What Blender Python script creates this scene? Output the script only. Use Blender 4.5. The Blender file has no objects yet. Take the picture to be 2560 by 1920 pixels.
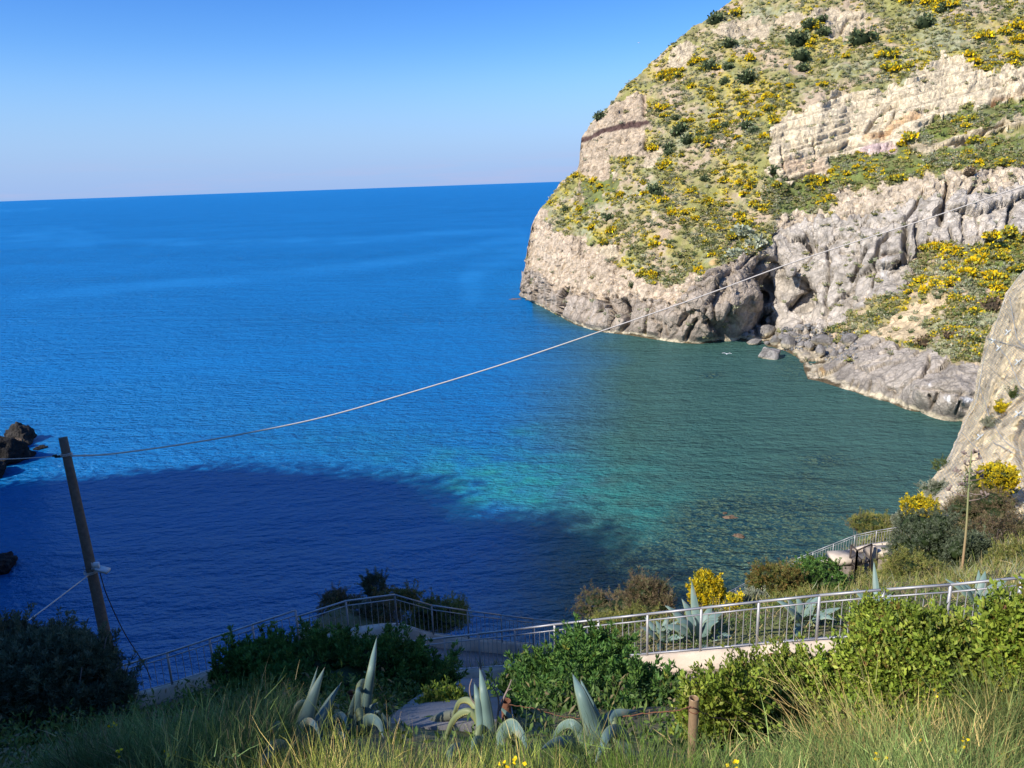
import bpy, bmesh, math, random
import numpy as np
from mathutils import Matrix, Vector
rng = np.random.default_rng(7)
random.seed(7)
scene = bpy.context.scene
COL = scene.collection

# ---------------------------------------------------------------- camera, sky, sun, exposure
F = 1900.0                                   # focal length in pixels of a 2560 px wide frame
PITCH = math.atan(503 / F * 0.999); ROLL = math.atan(49 / 1395); H = 40.0
_f = np.array([0, math.cos(PITCH), -math.sin(PITCH)]); _u = np.array([0, math.sin(PITCH), math.cos(PITCH)])
_r = np.array([1.0, 0, 0])
CR = math.cos(ROLL) * _r - math.sin(ROLL) * _u; CU = math.sin(ROLL) * _r + math.cos(ROLL) * _u
CAM = np.array([0, 0, H])
cd = bpy.data.cameras.new('camera'); cam = bpy.data.objects.new('camera', cd); COL.objects.link(cam)
cd.sensor_width = 36; cd.lens = 36 * F / 2560; cd.clip_start = 0.05; cd.clip_end = 200000
M = Matrix.Identity(4)
for i in range(3):
    M[i][0] = CR[i]; M[i][1] = CU[i]; M[i][2] = -_f[i]; M[i][3] = CAM[i]
cam.matrix_world = M
scene.camera = cam

SUN_EL = math.radians(38.0); SUN_AZ = math.radians(55.0)      # azimuth: to the left of straight behind the camera
SD = np.array([-math.sin(SUN_AZ) * math.cos(SUN_EL), -math.cos(SUN_AZ) * math.cos(SUN_EL), math.sin(SUN_EL)])
world = bpy.data.worlds.new('World'); scene.world = world; world.use_nodes = True
wn = world.node_tree.nodes; wl = world.node_tree.links
for n in list(wn): wn.remove(n)
sky = wn.new('ShaderNodeTexSky'); sky.sky_type = 'NISHITA'; sky.sun_disc = False
sky.sun_elevation = SUN_EL; sky.sun_rotation = math.atan2(SD[0], SD[1])
sky.altitude = 0; sky.air_density = 1.0; sky.dust_density = 0.6; sky.ozone_density = 4.0
hs = wn.new('ShaderNodeHueSaturation'); hs.inputs['Saturation'].default_value = 1.2; hs.inputs['Value'].default_value = 1.0
tint = wn.new('ShaderNodeMixRGB'); tint.blend_type = 'MULTIPLY'; tint.inputs[0].default_value = 1.0
tint.inputs[2].default_value = (0.90, 0.98, 1.18, 1)
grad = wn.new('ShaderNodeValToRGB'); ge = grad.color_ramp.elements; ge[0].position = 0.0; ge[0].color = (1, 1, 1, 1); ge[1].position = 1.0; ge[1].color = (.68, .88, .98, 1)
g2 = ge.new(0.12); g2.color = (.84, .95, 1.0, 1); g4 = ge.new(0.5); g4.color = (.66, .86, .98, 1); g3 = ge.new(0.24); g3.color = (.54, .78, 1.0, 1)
# low haze bank and thin cloud over the horizon
tc = wn.new('ShaderNodeTexCoord'); sep = wn.new('ShaderNodeSeparateXYZ'); wl.new(tc.outputs['Generated'], sep.inputs[0])
mapn = wn.new('ShaderNodeMapping'); mapn.inputs['Scale'].default_value = (3.0, 3.0, 40.0); wl.new(tc.outputs['Generated'], mapn.inputs[0])
cn = wn.new('ShaderNodeTexNoise'); cn.inputs['Scale'].default_value = 1.6; cn.inputs['Detail'].default_value = 7; cn.inputs['Roughness'].default_value = 0.62
wl.new(mapn.outputs[0], cn.inputs[0])
cr = wn.new('ShaderNodeMapRange'); cr.inputs[1].default_value = 0.46; cr.inputs[2].default_value = 0.75; cr.inputs[3].default_value = 0.0; cr.inputs[4].default_value = 0.55
wl.new(cn.outputs[0], cr.inputs[0])
band = wn.new('ShaderNodeMapRange'); band.inputs[1].default_value = 0.006; band.inputs[2].default_value = 0.055; band.inputs[3].default_value = 1.0; band.inputs[4].default_value = 0.0
band.interpolation_type = 'SMOOTHSTEP'; wl.new(sep.outputs[2], band.inputs[0])
mul = wn.new('ShaderNodeMath'); mul.operation = 'MULTIPLY'; wl.new(cr.outputs[0], mul.inputs[0]); wl.new(band.outputs[0], mul.inputs[1])
hz = wn.new('ShaderNodeMixRGB'); hz.inputs[2].default_value = (3.1, 3.3, 4.9, 1)
hmask = wn.new('ShaderNodeMapRange'); hmask.inputs[1].default_value = 0.0; hmask.inputs[2].default_value = 0.17; hmask.inputs[3].default_value = 0.85; hmask.inputs[4].default_value = 0.0
hmask.interpolation_type = 'SMOOTHSTEP'; wl.new(sep.outputs[2], hmask.inputs[0])
hz2 = wn.new('ShaderNodeMixRGB'); hz2.inputs[2].default_value = (2.05, 3.2, 5.7, 1)
bg = wn.new('ShaderNodeBackground'); bg.inputs[1].default_value = 0.12
wo = wn.new('ShaderNodeOutputWorld')
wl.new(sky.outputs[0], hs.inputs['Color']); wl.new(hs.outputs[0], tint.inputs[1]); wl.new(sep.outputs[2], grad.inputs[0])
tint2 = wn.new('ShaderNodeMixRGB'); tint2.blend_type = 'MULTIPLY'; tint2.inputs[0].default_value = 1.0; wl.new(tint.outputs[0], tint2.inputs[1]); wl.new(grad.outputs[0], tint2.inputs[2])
wl.new(tint2.outputs[0], hz2.inputs[1]); wl.new(hmask.outputs[0], hz2.inputs[0])
wl.new(hz2.outputs[0], hz.inputs[1]); wl.new(mul.outputs[0], hz.inputs[0])
wl.new(hz.outputs[0], bg.inputs[0]); wl.new(bg.outputs[0], wo.inputs[0])

sl = bpy.data.lights.new('sun', 'SUN'); sl.energy = 5.0; sl.angle = math.radians(0.5); sl.color = (1.0, 0.93, 0.82)
so = bpy.data.objects.new('sun', sl); COL.objects.link(so)
so.rotation_euler = Vector(SD).to_track_quat('Z', 'Y').to_euler(); so.location = (-60, -40, 120)
scene.view_settings.view_transform = 'Standard'; scene.view_settings.look = 'None'
scene.view_settings.exposure = 0.42; scene.view_settings.gamma = 1.0; scene.view_settings.use_curve_mapping = False
scene.cycles.max_bounces = 5; scene.cycles.diffuse_bounces = 2; scene.cycles.glossy_bounces = 2
scene.cycles.transmission_bounces = 3; scene.cycles.transparent_max_bounces = 4

# ---------------------------------------------------------------- helpers
def ray(x, y):
    x = np.asarray(x, float); y = np.asarray(y, float)
    return _f + ((x - 1280) / F)[..., None] * CR - ((y - 960) / F)[..., None] * CU
def P(x, y, d): return CAM + ray(x, y) * np.asarray(d, float)[..., None]
def W(x, y, z=0.0):
    r = ray(x, y); return CAM + r * ((z - H) / r[..., 2])[..., None]
def pix(w):
    q = np.asarray(w, float) - CAM; d = q @ _f
    return 1280 + F * (q @ CR) / d, 960 - F * (q @ CU) / d, d

_perm = rng.permutation(256); _perm = np.concatenate([_perm, _perm, _perm])
_g = rng.normal(size=(256, 3)); _g /= np.linalg.norm(_g, axis=1)[:, None]
def perlin(p):
    p = np.asarray(p, float); i = np.floor(p).astype(int); f = p - i; i &= 255
    u = f * f * f * (f * (f * 6 - 15) + 10); out = 0
    for dx in (0, 1):
        for dy in (0, 1):
            for dz in (0, 1):
                h = _perm[_perm[_perm[i[:, 0] + dx] + i[:, 1] + dy] + i[:, 2] + dz]
                g = _g[h]
                dot = g[:, 0] * (f[:, 0] - dx) + g[:, 1] * (f[:, 1] - dy) + g[:, 2] * (f[:, 2] - dz)
                w = (u[:, 0] if dx else 1 - u[:, 0]) * (u[:, 1] if dy else 1 - u[:, 1]) * (u[:, 2] if dz else 1 - u[:, 2])
                out = out + w * dot
    return out * 1.6
def fbm(p, o=4, gain=0.5, lac=2.03):
    p = np.asarray(p, float); a = 1; s = 0; t = 0
    for k in range(o):
        s = s + a * perlin(p + 17.3 * k); t += a; a *= gain; p = p * lac
    return s / t
def ridged(p, o=4):
    p = np.asarray(p, float); a = 1; s = 0; t = 0
    for k in range(o):
        s = s + a * (1 - np.abs(perlin(p + 9.1 * k)) * 2); t += a; a *= 0.5; p = p * 2.1
    return s / t
def worley(p, seed=0):
    """F1, F2 and id of the nearest jittered cell point"""
    p = np.asarray(p, float); i = np.floor(p).astype(int); n = len(p)
    dv = np.zeros((n, 3)); f1 = np.full(n, 9.0); f2 = np.full(n, 9.0); idn = np.zeros(n, int)
    for dx in (-1, 0, 1):
        for dy in (-1, 0, 1):
            for dz in (-1, 0, 1):
                c = i + (dx, dy, dz); cc = c & 255
                h = _perm[_perm[_perm[(cc[:, 0] + seed) & 255] + cc[:, 1]] + cc[:, 2]]
                q = c + 0.5 + _g[h] * 0.42
                d = np.sqrt(((q - p) ** 2).sum(1))
                m = d < f1
                dv = np.where(m[:, None], p - q, dv); f2 = np.where(m, f1, np.minimum(f2, d)); idn = np.where(m, h, idn); f1 = np.where(m, d, f1)
    worley.dv = dv
    return f1, f2, idn
def sstep(a, b, x):
    t = np.clip((x - a) / (b - a), 0, 1); return t * t * (3 - 2 * t)
def rbf(pts, vals, smooth=0.0):
    pts = np.asarray(pts, float); vals = np.asarray(vals, float); n = len(pts)
    D = np.linalg.norm(pts[:, None] - pts[None], axis=2)
    A = np.zeros((n + 3, n + 3)); A[:n, :n] = -D - np.eye(n) * smooth; A[:n, n] = 1; A[:n, n + 1:] = pts; A[n, :n] = 1; A[n + 1:, :n] = pts.T
    w = np.linalg.lstsq(A, np.concatenate([vals, [0, 0, 0]]), rcond=None)[0]
    def ev(q):
        q = np.asarray(q, float); sh = q.shape[:-1]; q = q.reshape(-1, 2); out = np.zeros(len(q))
        for k in range(0, len(q), 20000):
            c = q[k:k + 20000]
            out[k:k + 20000] = -np.linalg.norm(c[:, None] - pts[None], axis=2) @ w[:n] + w[n] + c @ w[n + 1:]
        return out.reshape(sh)
    return ev
def inpoly(px, py, poly):
    poly = np.asarray(poly, float); n = len(poly); r = np.zeros(px.shape, bool); j = n - 1
    for i in range(n):
        xi, yi = poly[i]; xj, yj = poly[j]
        if yi != yj:
            r ^= ((yi > py) != (yj > py)) & (px < (xj - xi) * (py - yi) / (yj - yi) + xi)
        j = i
    return r
def segdist(px, py, line):
    d = np.full(px.shape, 1e9)
    for (x0, y0), (x1, y1) in zip(line[:-1], line[1:]):
        dx, dy = x1 - x0, y1 - y0; t = np.clip(((px - x0) * dx + (py - y0) * dy) / (dx * dx + dy * dy + 1e-9), 0, 1)
        d = np.minimum(d, np.hypot(px - x0 - t * dx, py - y0 - t * dy))
    return d

def props(o, label=None, cat=None, group=None, kind=None):
    if label: o['label'] = label
    if cat: o['category'] = cat
    if group: o['group'] = group
    if kind: o['kind'] = kind
    return o
def mk_mesh(name, v, f, mat=None, col=None, smooth=False):
    v = np.ascontiguousarray(v, dtype=np.float32); f = np.asarray(f); f = np.ascontiguousarray(f, dtype=np.int32)
    me = bpy.data.meshes.new(name); k = f.shape[1]
    me.vertices.add(len(v)); me.vertices.foreach_set('co', v.ravel())
    me.loops.add(f.size); me.loops.foreach_set('vertex_index', f.ravel())
    me.polygons.add(len(f)); me.polygons.foreach_set('loop_start', np.arange(0, f.size, k, dtype=np.int32))
    me.polygons.foreach_set('loop_total', np.full(len(f), k, dtype=np.int32))
    if smooth: me.polygons.foreach_set('use_smooth', np.ones(len(f), bool))
    me.update(calc_edges=True)
    if col is not None:
        c = np.ones((len(v), 4), np.float32); col = np.asarray(col); c[:, :col.shape[1]] = col
        a = me.color_attributes.new('Col', 'FLOAT_COLOR', 'POINT'); a.data.foreach_set('color', c.ravel())
    if mat: me.materials.append(mat)
    return me
def link(name, me, parent=None, loc=None):
    o = bpy.data.objects.new(name, me); COL.objects.link(o)
    if parent: o.parent = parent
    if loc is not None: o.location = [float(a) for a in loc]
    return o
def mesh_obj(name, v, f, mat=None, col=None, parent=None, smooth=False, loc=None):
    if loc is not None: v = np.asarray(v) - np.asarray(loc)
    return link(name, mk_mesh(name, v, f, mat, col, smooth), parent, loc)
def empty(name, loc, label=None, cat=None, group=None):
    o = bpy.data.objects.new(name, None); COL.objects.link(o); o.location = [float(a) for a in loc]; o.empty_display_size = 0.2
    return props(o, label, cat, group)
def child_mesh(name, v, f, mat, parent, col=None, smooth=False):
    return link(name, mk_mesh(name, np.asarray(v) - np.array(parent.location), f, mat, col, smooth), parent)
def tris(f):
    f = np.asarray(f)
    return f if f.shape[1] == 3 else np.concatenate([f[:, [0, 1, 2]], f[:, [0, 2, 3]]])
def cat_geo(parts):
    vs = []; fs = []; n = 0
    for v, f in parts:
        vs.append(np.asarray(v, float)); fs.append(tris(f) + n); n += len(v)
    return np.concatenate(vs), np.concatenate(fs)
def grid_faces(nr, nc, close=False):
    r = np.arange(nr - 1)[:, None]; c = np.arange(nc if close else nc - 1)[None]; c2 = (c + 1) % nc
    a = r * nc + c; b = r * nc + c2
    return np.stack([a, b, b + nc, a + nc], -1).reshape(-1, 4)
def box(p0, p1, w, h, up=(0, 0, 1)):
    """bar from p0 to p1, w across, h along up"""
    p0 = np.asarray(p0, float); p1 = np.asarray(p1, float); d = p1 - p0; d /= np.linalg.norm(d); up = np.asarray(up, float)
    s = np.cross(d, up); s /= np.linalg.norm(s); t = np.cross(s, d)
    v = [q + a * s * w / 2 + b * t * h / 2 for q in (p0, p1) for a, b in ((-1, -1), (1, -1), (1, 1), (-1, 1))]
    f = [(0, 1, 2, 3), (7, 6, 5, 4), (0, 4, 5, 1), (1, 5, 6, 2), (2, 6, 7, 3), (3, 7, 4, 0)]
    return np.array(v), np.array(f)
def tube(pts, rad, n=8, cap=True):
    pts = np.asarray(pts, float); m = len(pts); rad = np.broadcast_to(rad, (m,)); t = np.gradient(pts, axis=0); t /= np.linalg.norm(t, axis=1)[:, None] + 1e-9
    ref = np.array([0, 0, 1.0]) if abs(t[0, 2]) < 0.9 else np.array([1.0, 0, 0]); v = []
    for i in range(m):
        a = np.cross(t[i], ref); a /= np.linalg.norm(a) + 1e-9; b = np.cross(t[i], a); ref = np.cross(a, t[i])
        an = np.arange(n) * 2 * math.pi / n
        v.append(pts[i] + rad[i] * (np.cos(an)[:, None] * a + np.sin(an)[:, None] * b))
    v = np.concatenate(v); f = tris(grid_faces(m, n, True))
    if cap:
        v = np.concatenate([v, pts[:1], pts[-1:]]); k = len(v) - 2; i = np.arange(n); j = (i + 1) % n
        f = np.concatenate([f, np.stack([np.full(n, k), j, i], -1), np.stack([np.full(n, k + 1), i + (m - 1) * n, j + (m - 1) * n], -1)])
    return v, f
def catmull(pts, n=12):
    p = np.asarray(pts, float); p = np.concatenate([2 * p[:1] - p[1:2], p, 2 * p[-1:] - p[-2:-1]]); out = []
    for i in range(1, len(p) - 2):
        t = np.linspace(0, 1, n, endpoint=False)[:, None]; a, b, c, d = p[i - 1], p[i], p[i + 1], p[i + 2]
        out.append(0.5 * ((2 * b) + (-a + c) * t + (2 * a - 5 * b + 4 * c - d) * t * t + (-a + 3 * b - 3 * c + d) * t ** 3))
    return np.concatenate(out + [p[-2:-1]])

# ---------------------------------------------------------------- materials
def new_mat(name):
    m = bpy.data.materials.new(name); m.use_nodes = True; nt = m.node_tree; b = nt.nodes['Principled BSDF']
    return m, nt.nodes, nt.links, b
def simple(name, col, rough=0.7, metal=0.0, var=0.15, scale=8, bump=0.2, bscale=40, spec=0.4):
    m, n, l, b = new_mat(name)
    tcn = n.new('ShaderNodeTexCoord'); no = n.new('ShaderNodeTexNoise'); no.inputs['Scale'].default_value = scale; no.inputs['Detail'].default_value = 6
    l.new(tcn.outputs['Object'], no.inputs[0])
    mx = n.new('ShaderNodeMixRGB'); c = np.array(col)
    mx.inputs[1].default_value = (*np.clip(c * (1 - var * 1.6), 0, 1), 1); mx.inputs[2].default_value = (*np.clip(c * (1 + var * 1.6), 0, 1), 1)
    l.new(no.outputs[0], mx.inputs[0]); l.new(mx.outputs[0], b.inputs['Base Color'])
    b.inputs['Roughness'].default_value = rough; b.inputs['Metallic'].default_value = metal; b.inputs['Specular IOR Level'].default_value = spec
    if bump:
        n2 = n.new('ShaderNodeTexNoise'); n2.inputs['Scale'].default_value = bscale; n2.inputs['Detail'].default_value = 5; l.new(tcn.outputs['Object'], n2.inputs[0])
        bp = n.new('ShaderNodeBump'); bp.inputs['Strength'].default_value = bump; bp.inputs['Distance'].default_value = 0.02
        l.new(n2.outputs[0], bp.inputs['Height']); l.new(bp.outputs[0], b.inputs['Normal'])
    return m
def leafmat(name, trans=0.25, rough=0.55, spec=0.3):
    """colour from the vertex attribute, with some light passing through"""
    m, n, l, b = new_mat(name)
    at = n.new('ShaderNodeAttribute'); at.attribute_name = 'Col'
    l.new(at.outputs['Color'], b.inputs['Base Color']); b.inputs['Roughness'].default_value = rough; b.inputs['Specular IOR Level'].default_value = spec
    tr = n.new('ShaderNodeBsdfTranslucent'); l.new(at.outputs['Color'], tr.inputs[0])
    mx = n.new('ShaderNodeMixShader'); mx.inputs[0].default_value = trans
    l.new(b.outputs[0], mx.inputs[1]); l.new(tr.outputs[0], mx.inputs[2]); l.new(mx.outputs[0], n['Material Output'].inputs[0])
    return m
def rockmat(name, s1=0.6, s2=6.0, bump=0.6, dist=0.4, rough=0.9, crack=0):
    m, n, l, b = new_mat(name)
    at = n.new('ShaderNodeAttribute'); at.attribute_name = 'Col'; geo = n.new('ShaderNodeNewGeometry')
    n1 = n.new('ShaderNodeTexNoise'); n1.inputs['Scale'].default_value = s1; n1.inputs['Detail'].default_value = 8; n1.inputs['Roughness'].default_value = 0.65
    l.new(geo.outputs['Position'], n1.inputs[0])
    rm = n.new('ShaderNodeMapRange'); rm.inputs[1].default_value = 0.3; rm.inputs[2].default_value = 0.7; rm.inputs[3].default_value = 0.72; rm.inputs[4].default_value = 1.25
    l.new(n1.outputs[0], rm.inputs[0])
    mx = n.new('ShaderNodeVectorMath'); mx.operation = 'SCALE'; l.new(at.outputs['Color'], mx.inputs[0]); l.new(rm.outputs[0], mx.inputs['Scale'])
    l.new(mx.outputs[0], b.inputs['Base Color']); b.inputs['Roughness'].default_value = rough; b.inputs['Specular IOR Level'].default_value = 0.2
    n2 = n.new('ShaderNodeTexNoise'); n2.inputs['Scale'].default_value = s2; n2.inputs['Detail'].default_value = 6; l.new(geo.outputs['Position'], n2.inputs[0])
    ad = n.new('ShaderNodeMath'); ad.operation = 'ADD'; l.new(n1.outputs[0], ad.inputs[0]); l.new(n2.outputs[0], ad.inputs[1])
    hgt = ad.outputs[0]
    if crack:                                              # joints: thin dark fractures, warped, of two sizes
        wn_ = n.new('ShaderNodeVectorMath'); wn_.operation = 'MULTIPLY_ADD'; wn_.inputs[1].default_value = (2.2 / crack * .35,) * 3; l.new(n1.outputs['Color'], wn_.inputs[0]); l.new(geo.outputs['Position'], wn_.inputs[2])
        mp = n.new('ShaderNodeMapping'); mp.inputs['Scale'].default_value = (1, 1, .55); mp.inputs['Rotation'].default_value = (.2, .35, 0); l.new(wn_.outputs[0], mp.inputs[0])
        cf_ = None
        for s_, wd_, dk_ in ((crack, .05, .45), (crack * 3.1, .07, .72)):
            vo = n.new('ShaderNodeTexVoronoi'); vo.feature = 'DISTANCE_TO_EDGE'; vo.inputs['Scale'].default_value = s_; l.new(mp.outputs[0], vo.inputs[0])
            mr = n.new('ShaderNodeMapRange'); mr.inputs[1].default_value = 0; mr.inputs[2].default_value = wd_; mr.inputs[3].default_value = dk_; mr.inputs[4].default_value = 1; l.new(vo.outputs[0], mr.inputs[0])
            if cf_ is None: cf_ = mr.outputs[0]
            else:
                mm = n.new('ShaderNodeMath'); mm.operation = 'MULTIPLY'; l.new(cf_, mm.inputs[0]); l.new(mr.outputs[0], mm.inputs[1]); cf_ = mm.outputs[0]
        gate = n.new('ShaderNodeMixRGB'); gate.inputs[1].default_value = (1, 1, 1, 1); l.new(cf_, gate.inputs[2]); l.new(at.outputs['Alpha'], gate.inputs[0])
        m3 = n.new('ShaderNodeMixRGB'); m3.blend_type = 'MULTIPLY'; m3.inputs[0].default_value = .42; l.new(mx.outputs[0], m3.inputs[1]); l.new(gate.outputs[0], m3.inputs[2]); l.new(m3.outputs[0], b.inputs['Base Color'])
        a2 = n.new('ShaderNodeMath'); a2.operation = 'ADD'; l.new(ad.outputs[0], a2.inputs[0]); l.new(gate.outputs[0], a2.inputs[1]); hgt = a2.outputs[0]
    bp = n.new('ShaderNodeBump'); bp.inputs['Strength'].default_value = bump; bp.inputs['Distance'].default_value = dist
    l.new(hgt, bp.inputs['Height']); l.new(bp.outputs[0], b.inputs['Normal'])
    return m
M_ROCK = rockmat('headland_rock', 0.5, 2.8, 0.75, 0.6, crack=.22)
M_NEARROCK = rockmat('near_rock', 1.5, 7.0, 0.75, 0.2, crack=.6)
M_SOIL = rockmat('hillside_soil', 2.0, 12.0, 0.6, 0.08)
M_LEAF = leafmat('leaf')
M_FARLEAF = leafmat('far_leaf', 0.12, 0.8, 0.1)
M_STEM = leafmat('stem', 0.15, 0.7, 0.2)
M_AGAVE = leafmat('agave_skin', 0.06, 0.5, 0.35)
M_GALV = simple('galvanised_steel', (0.42, 0.42, 0.44), 0.5, 0.35, 0.12, 6, 0.1)
M_WALL = simple('parapet_render', (0.50, 0.42, 0.34), 0.9, 0, 0.42, 1.6, 0.7, 18)
M_PAVE = simple('paving_stone', (0.22, 0.21, 0.21), 0.85, 0, 0.25, 5, 0.5, 30)
M_WOOD = simple('weathered_wood', (0.16, 0.12, 0.09), 0.85, 0, 0.35, 9, 0.7, 30)
M_CABLE = simple('cable', (0.62, 0.58, 0.54), 0.6, 0, 0.1, 5, 0.2)
M_DARK = simple('dark_wire', (0.03, 0.03, 0.035), 0.6)
M_RUST = simple('rusty_steel', (0.16, 0.07, 0.04), 0.9, 0.1, 0.4, 20, 0.5)
M_GATE = simple('gate_iron', (0.07, 0.055, 0.05), 0.7, 0.3, 0.3, 20, 0.3)
M_BRONZE = simple('brown_painted_pipe', (0.34, 0.23, 0.14), 0.35, 0.25, 0.12, 14, 0.15, 60, 0.5)
M_TWIG = simple('bare_twig', (0.22, 0.17, 0.15), 0.9, 0, 0.3, 20, 0.5)
M_WHITE = simple('white_plastic', (0.72, 0.74, 0.78), 0.5, 0, 0.06, 4, 0.1)
M_GREENP = simple('green_plastic', (0.10, 0.45, 0.08), 0.45)
M_LAMP = simple('lamp_housing', (0.55, 0.62, 0.68), 0.4)
M_NET = simple('net_wire', (0.42, 0.43, 0.43), 0.6, 0.3)
M_BIRD = simple('gull_feather', (0.75, 0.76, 0.78), 0.8)
# ---------------------------------------------------------------- sea
def sea_material():
    m, n, l, b = new_mat('sea_water')
    at = n.new('ShaderNodeAttribute'); at.attribute_name = 'Col'; sp = n.new('ShaderNodeSeparateColor'); l.new(at.outputs['Color'], sp.inputs[0])
    geo = n.new('ShaderNodeNewGeometry')
    big = n.new('ShaderNodeTexNoise'); big.inputs['Scale'].default_value = 0.02; big.inputs['Detail'].default_value = 6; l.new(geo.outputs['Position'], big.inputs[0])
    deep = n.new('ShaderNodeMixRGB'); deep.inputs[1].default_value = (0.005, 0.130, 0.36, 1); deep.inputs[2].default_value = (0.008, 0.168, 0.45, 1); l.new(big.outputs[0], deep.inputs[0])
    teal = n.new('ShaderNodeMixRGB'); teal.inputs[2].default_value = (0.05, 0.118, 0.098, 1); l.new(deep.outputs[0], teal.inputs[1]); l.new(sp.outputs[0], teal.inputs[0])
    # sandy shallows
    tn = n.new('ShaderNodeTexNoise'); tn.inputs['Scale'].default_value = 0.22; tn.inputs['Detail'].default_value = 7; l.new(geo.outputs['Position'], tn.inputs[0])
    tr = n.new('ShaderNodeMapRange'); tr.inputs[1].default_value = 0.25; tr.inputs[2].default_value = 0.75; l.new(tn.outputs[0], tr.inputs[0])
    tm = n.new('ShaderNodeMath'); tm.operation = 'MULTIPLY'; l.new(tr.outputs[0], tm.inputs[0]); l.new(sp.outputs[1], tm.inputs[1])
    tq = n.new('ShaderNodeMixRGB'); tq.inputs[2].default_value = (0.022, 0.25, 0.235, 1); l.new(teal.outputs[0], tq.inputs[1]); l.new(tm.outputs[0], tq.inputs[0])
    # stones on the sea bed, seen wavering through the water
    wv = n.new('ShaderNodeTexNoise'); wv.inputs['Scale'].default_value = 1.2; wv.inputs['Detail'].default_value = 3; l.new(geo.outputs['Position'], wv.inputs[0])
    wm = n.new('ShaderNodeVectorMath'); wm.operation = 'SCALE'; wm.inputs['Scale'].default_value = 3.4; l.new(wv.outputs['Color'], wm.inputs[0])
    wa = n.new('ShaderNodeVectorMath'); wa.operation = 'ADD'; l.new(geo.outputs['Position'], wa.inputs[0]); l.new(wm.outputs[0], wa.inputs[1])
    vo = n.new('ShaderNodeTexVoronoi'); vo.inputs['Scale'].default_value = 1.5; vo.inputs['Randomness'].default_value = 1.0; l.new(wa.outputs[0], vo.inputs[0])
    ram = n.new('ShaderNodeValToRGB'); e = ram.color_ramp.elements
    e[0].position = 0.15; e[0].color = (0.10, 0.17, 0.11, 1); e[1].position = 0.7; e[1].color = (0.008, 0.045, 0.07, 1)
    l.new(vo.outputs['Distance'], ram.inputs[0])
    vm = n.new('ShaderNodeMixRGB'); vm.blend_type = 'MULTIPLY'; vm.inputs[0].default_value = 0.8; l.new(ram.outputs[0], vm.inputs[1])
    rr = n.new('ShaderNodeValToRGB'); r2 = rr.color_ramp.elements; r2[0].color = (0.35, 0.65, 0.8, 1); r2[1].color = (2.0, 1.4, 0.9, 1); l.new(vo.outputs['Color'], rr.inputs[0]); l.new(rr.outputs[0], vm.inputs[2])
    sk_ = n.new('ShaderNodeMath'); sk_.operation = 'SUBTRACT'; sk_.inputs[0].default_value = 1.0; l.new(at.outputs['Alpha'], sk_.inputs[1])
    s2_ = n.new('ShaderNodeMath'); s2_.operation = 'MULTIPLY'; s2_.inputs[1].default_value = .30; l.new(sk_.outputs[0], s2_.inputs[0])
    cl_ = n.new('ShaderNodeMixRGB'); cl_.inputs[2].default_value = (.03, .24, .52, 1); l.new(tq.outputs[0], cl_.inputs[1]); l.new(s2_.outputs[0], cl_.inputs[0]); tq = cl_
    rk = n.new('ShaderNodeMixRGB'); l.new(sp.outputs[2], rk.inputs[0]); l.new(tq.outputs[0], rk.inputs[1]); l.new(vm.outputs[0], rk.inputs[2])
    # ripples: two crossed trains and a swell
    def wave(sx, sy, rot, scale, det):
        mp = n.new('ShaderNodeMapping'); mp.inputs['Rotation'].default_value = (0, 0, rot); mp.inputs['Scale'].default_value = (sx, sy, 1)
        l.new(geo.outputs['Position'], mp.inputs[0]); no = n.new('ShaderNodeTexNoise'); no.inputs['Scale'].default_value = scale; no.inputs['Detail'].default_value = det; no.inputs['Roughness'].default_value = 0.55
        l.new(mp.outputs[0], no.inputs[0]); return no
    w1 = wave(0.5, 1.0, math.radians(-24), 0.85, 6); w2 = wave(0.6, 1.0, math.radians(25), 2.4, 4); w3 = wave(0.3, 1.0, math.radians(-15), 0.16, 4)
    ws = wave(0.3, 1.0, math.radians(-10), 0.012, 5)                      # gusts: where the surface is rougher
    wr = n.new('ShaderNodeMapRange'); wr.inputs[1].default_value = 0.3; wr.inputs[2].default_value = 0.7; wr.inputs[3].default_value = 0.6; wr.inputs[4].default_value = 1.25; l.new(ws.outputs[0], wr.inputs[0])
    sl_ = n.new('ShaderNodeMath'); sl_.operation = 'MULTIPLY'; l.new(at.outputs['Alpha'], sl_.inputs[0]); l.new(wr.outputs[0], sl_.inputs[1])
    def sc(a, k):
        x = n.new('ShaderNodeMath'); x.operation = 'MULTIPLY'; x.inputs[1].default_value = k; l.new(a, x.inputs[0]); return x.outputs[0]
    def add(a, c):
        x = n.new('ShaderNodeMath'); x.operation = 'ADD'; l.new(a, x.inputs[0]); l.new(c, x.inputs[1]); return x.outputs[0]
    hh = add(add(sc(w1.outputs[0], 1.0), sc(w2.outputs[0], 0.35)), sc(w3.outputs[0], 2.2))
    bp = n.new('ShaderNodeBump'); bp.inputs['Distance'].default_value = 1.5; l.new(hh, bp.inputs['Height']); l.new(sl_.outputs[0], bp.inputs['Strength'])
    # water body plus a mirror whose strength is that of a wave-roughened sea (never the full grazing value of flat water)
    n.remove(b); df = n.new('ShaderNodeBsdfDiffuse'); l.new(rk.outputs[0], df.inputs[0]); l.new(bp.outputs[0], df.inputs[2])
    gl = n.new('ShaderNodeBsdfGlossy'); gl.inputs['Roughness'].default_value = 0.13; gl.inputs[0].default_value = (.5, .82, 1, 1); l.new(bp.outputs[0], gl.inputs['Normal'])
    fr = n.new('ShaderNodeFresnel'); fr.inputs[0].default_value = 1.333; l.new(bp.outputs[0], fr.inputs['Normal'])
    mn = n.new('ShaderNodeMapRange'); mn.inputs[1].default_value = 0.02; mn.inputs[2].default_value = 1.0; mn.inputs[3].default_value = 0.008; mn.inputs[4].default_value = 0.13; l.new(fr.outputs[0], mn.inputs[0])
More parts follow.
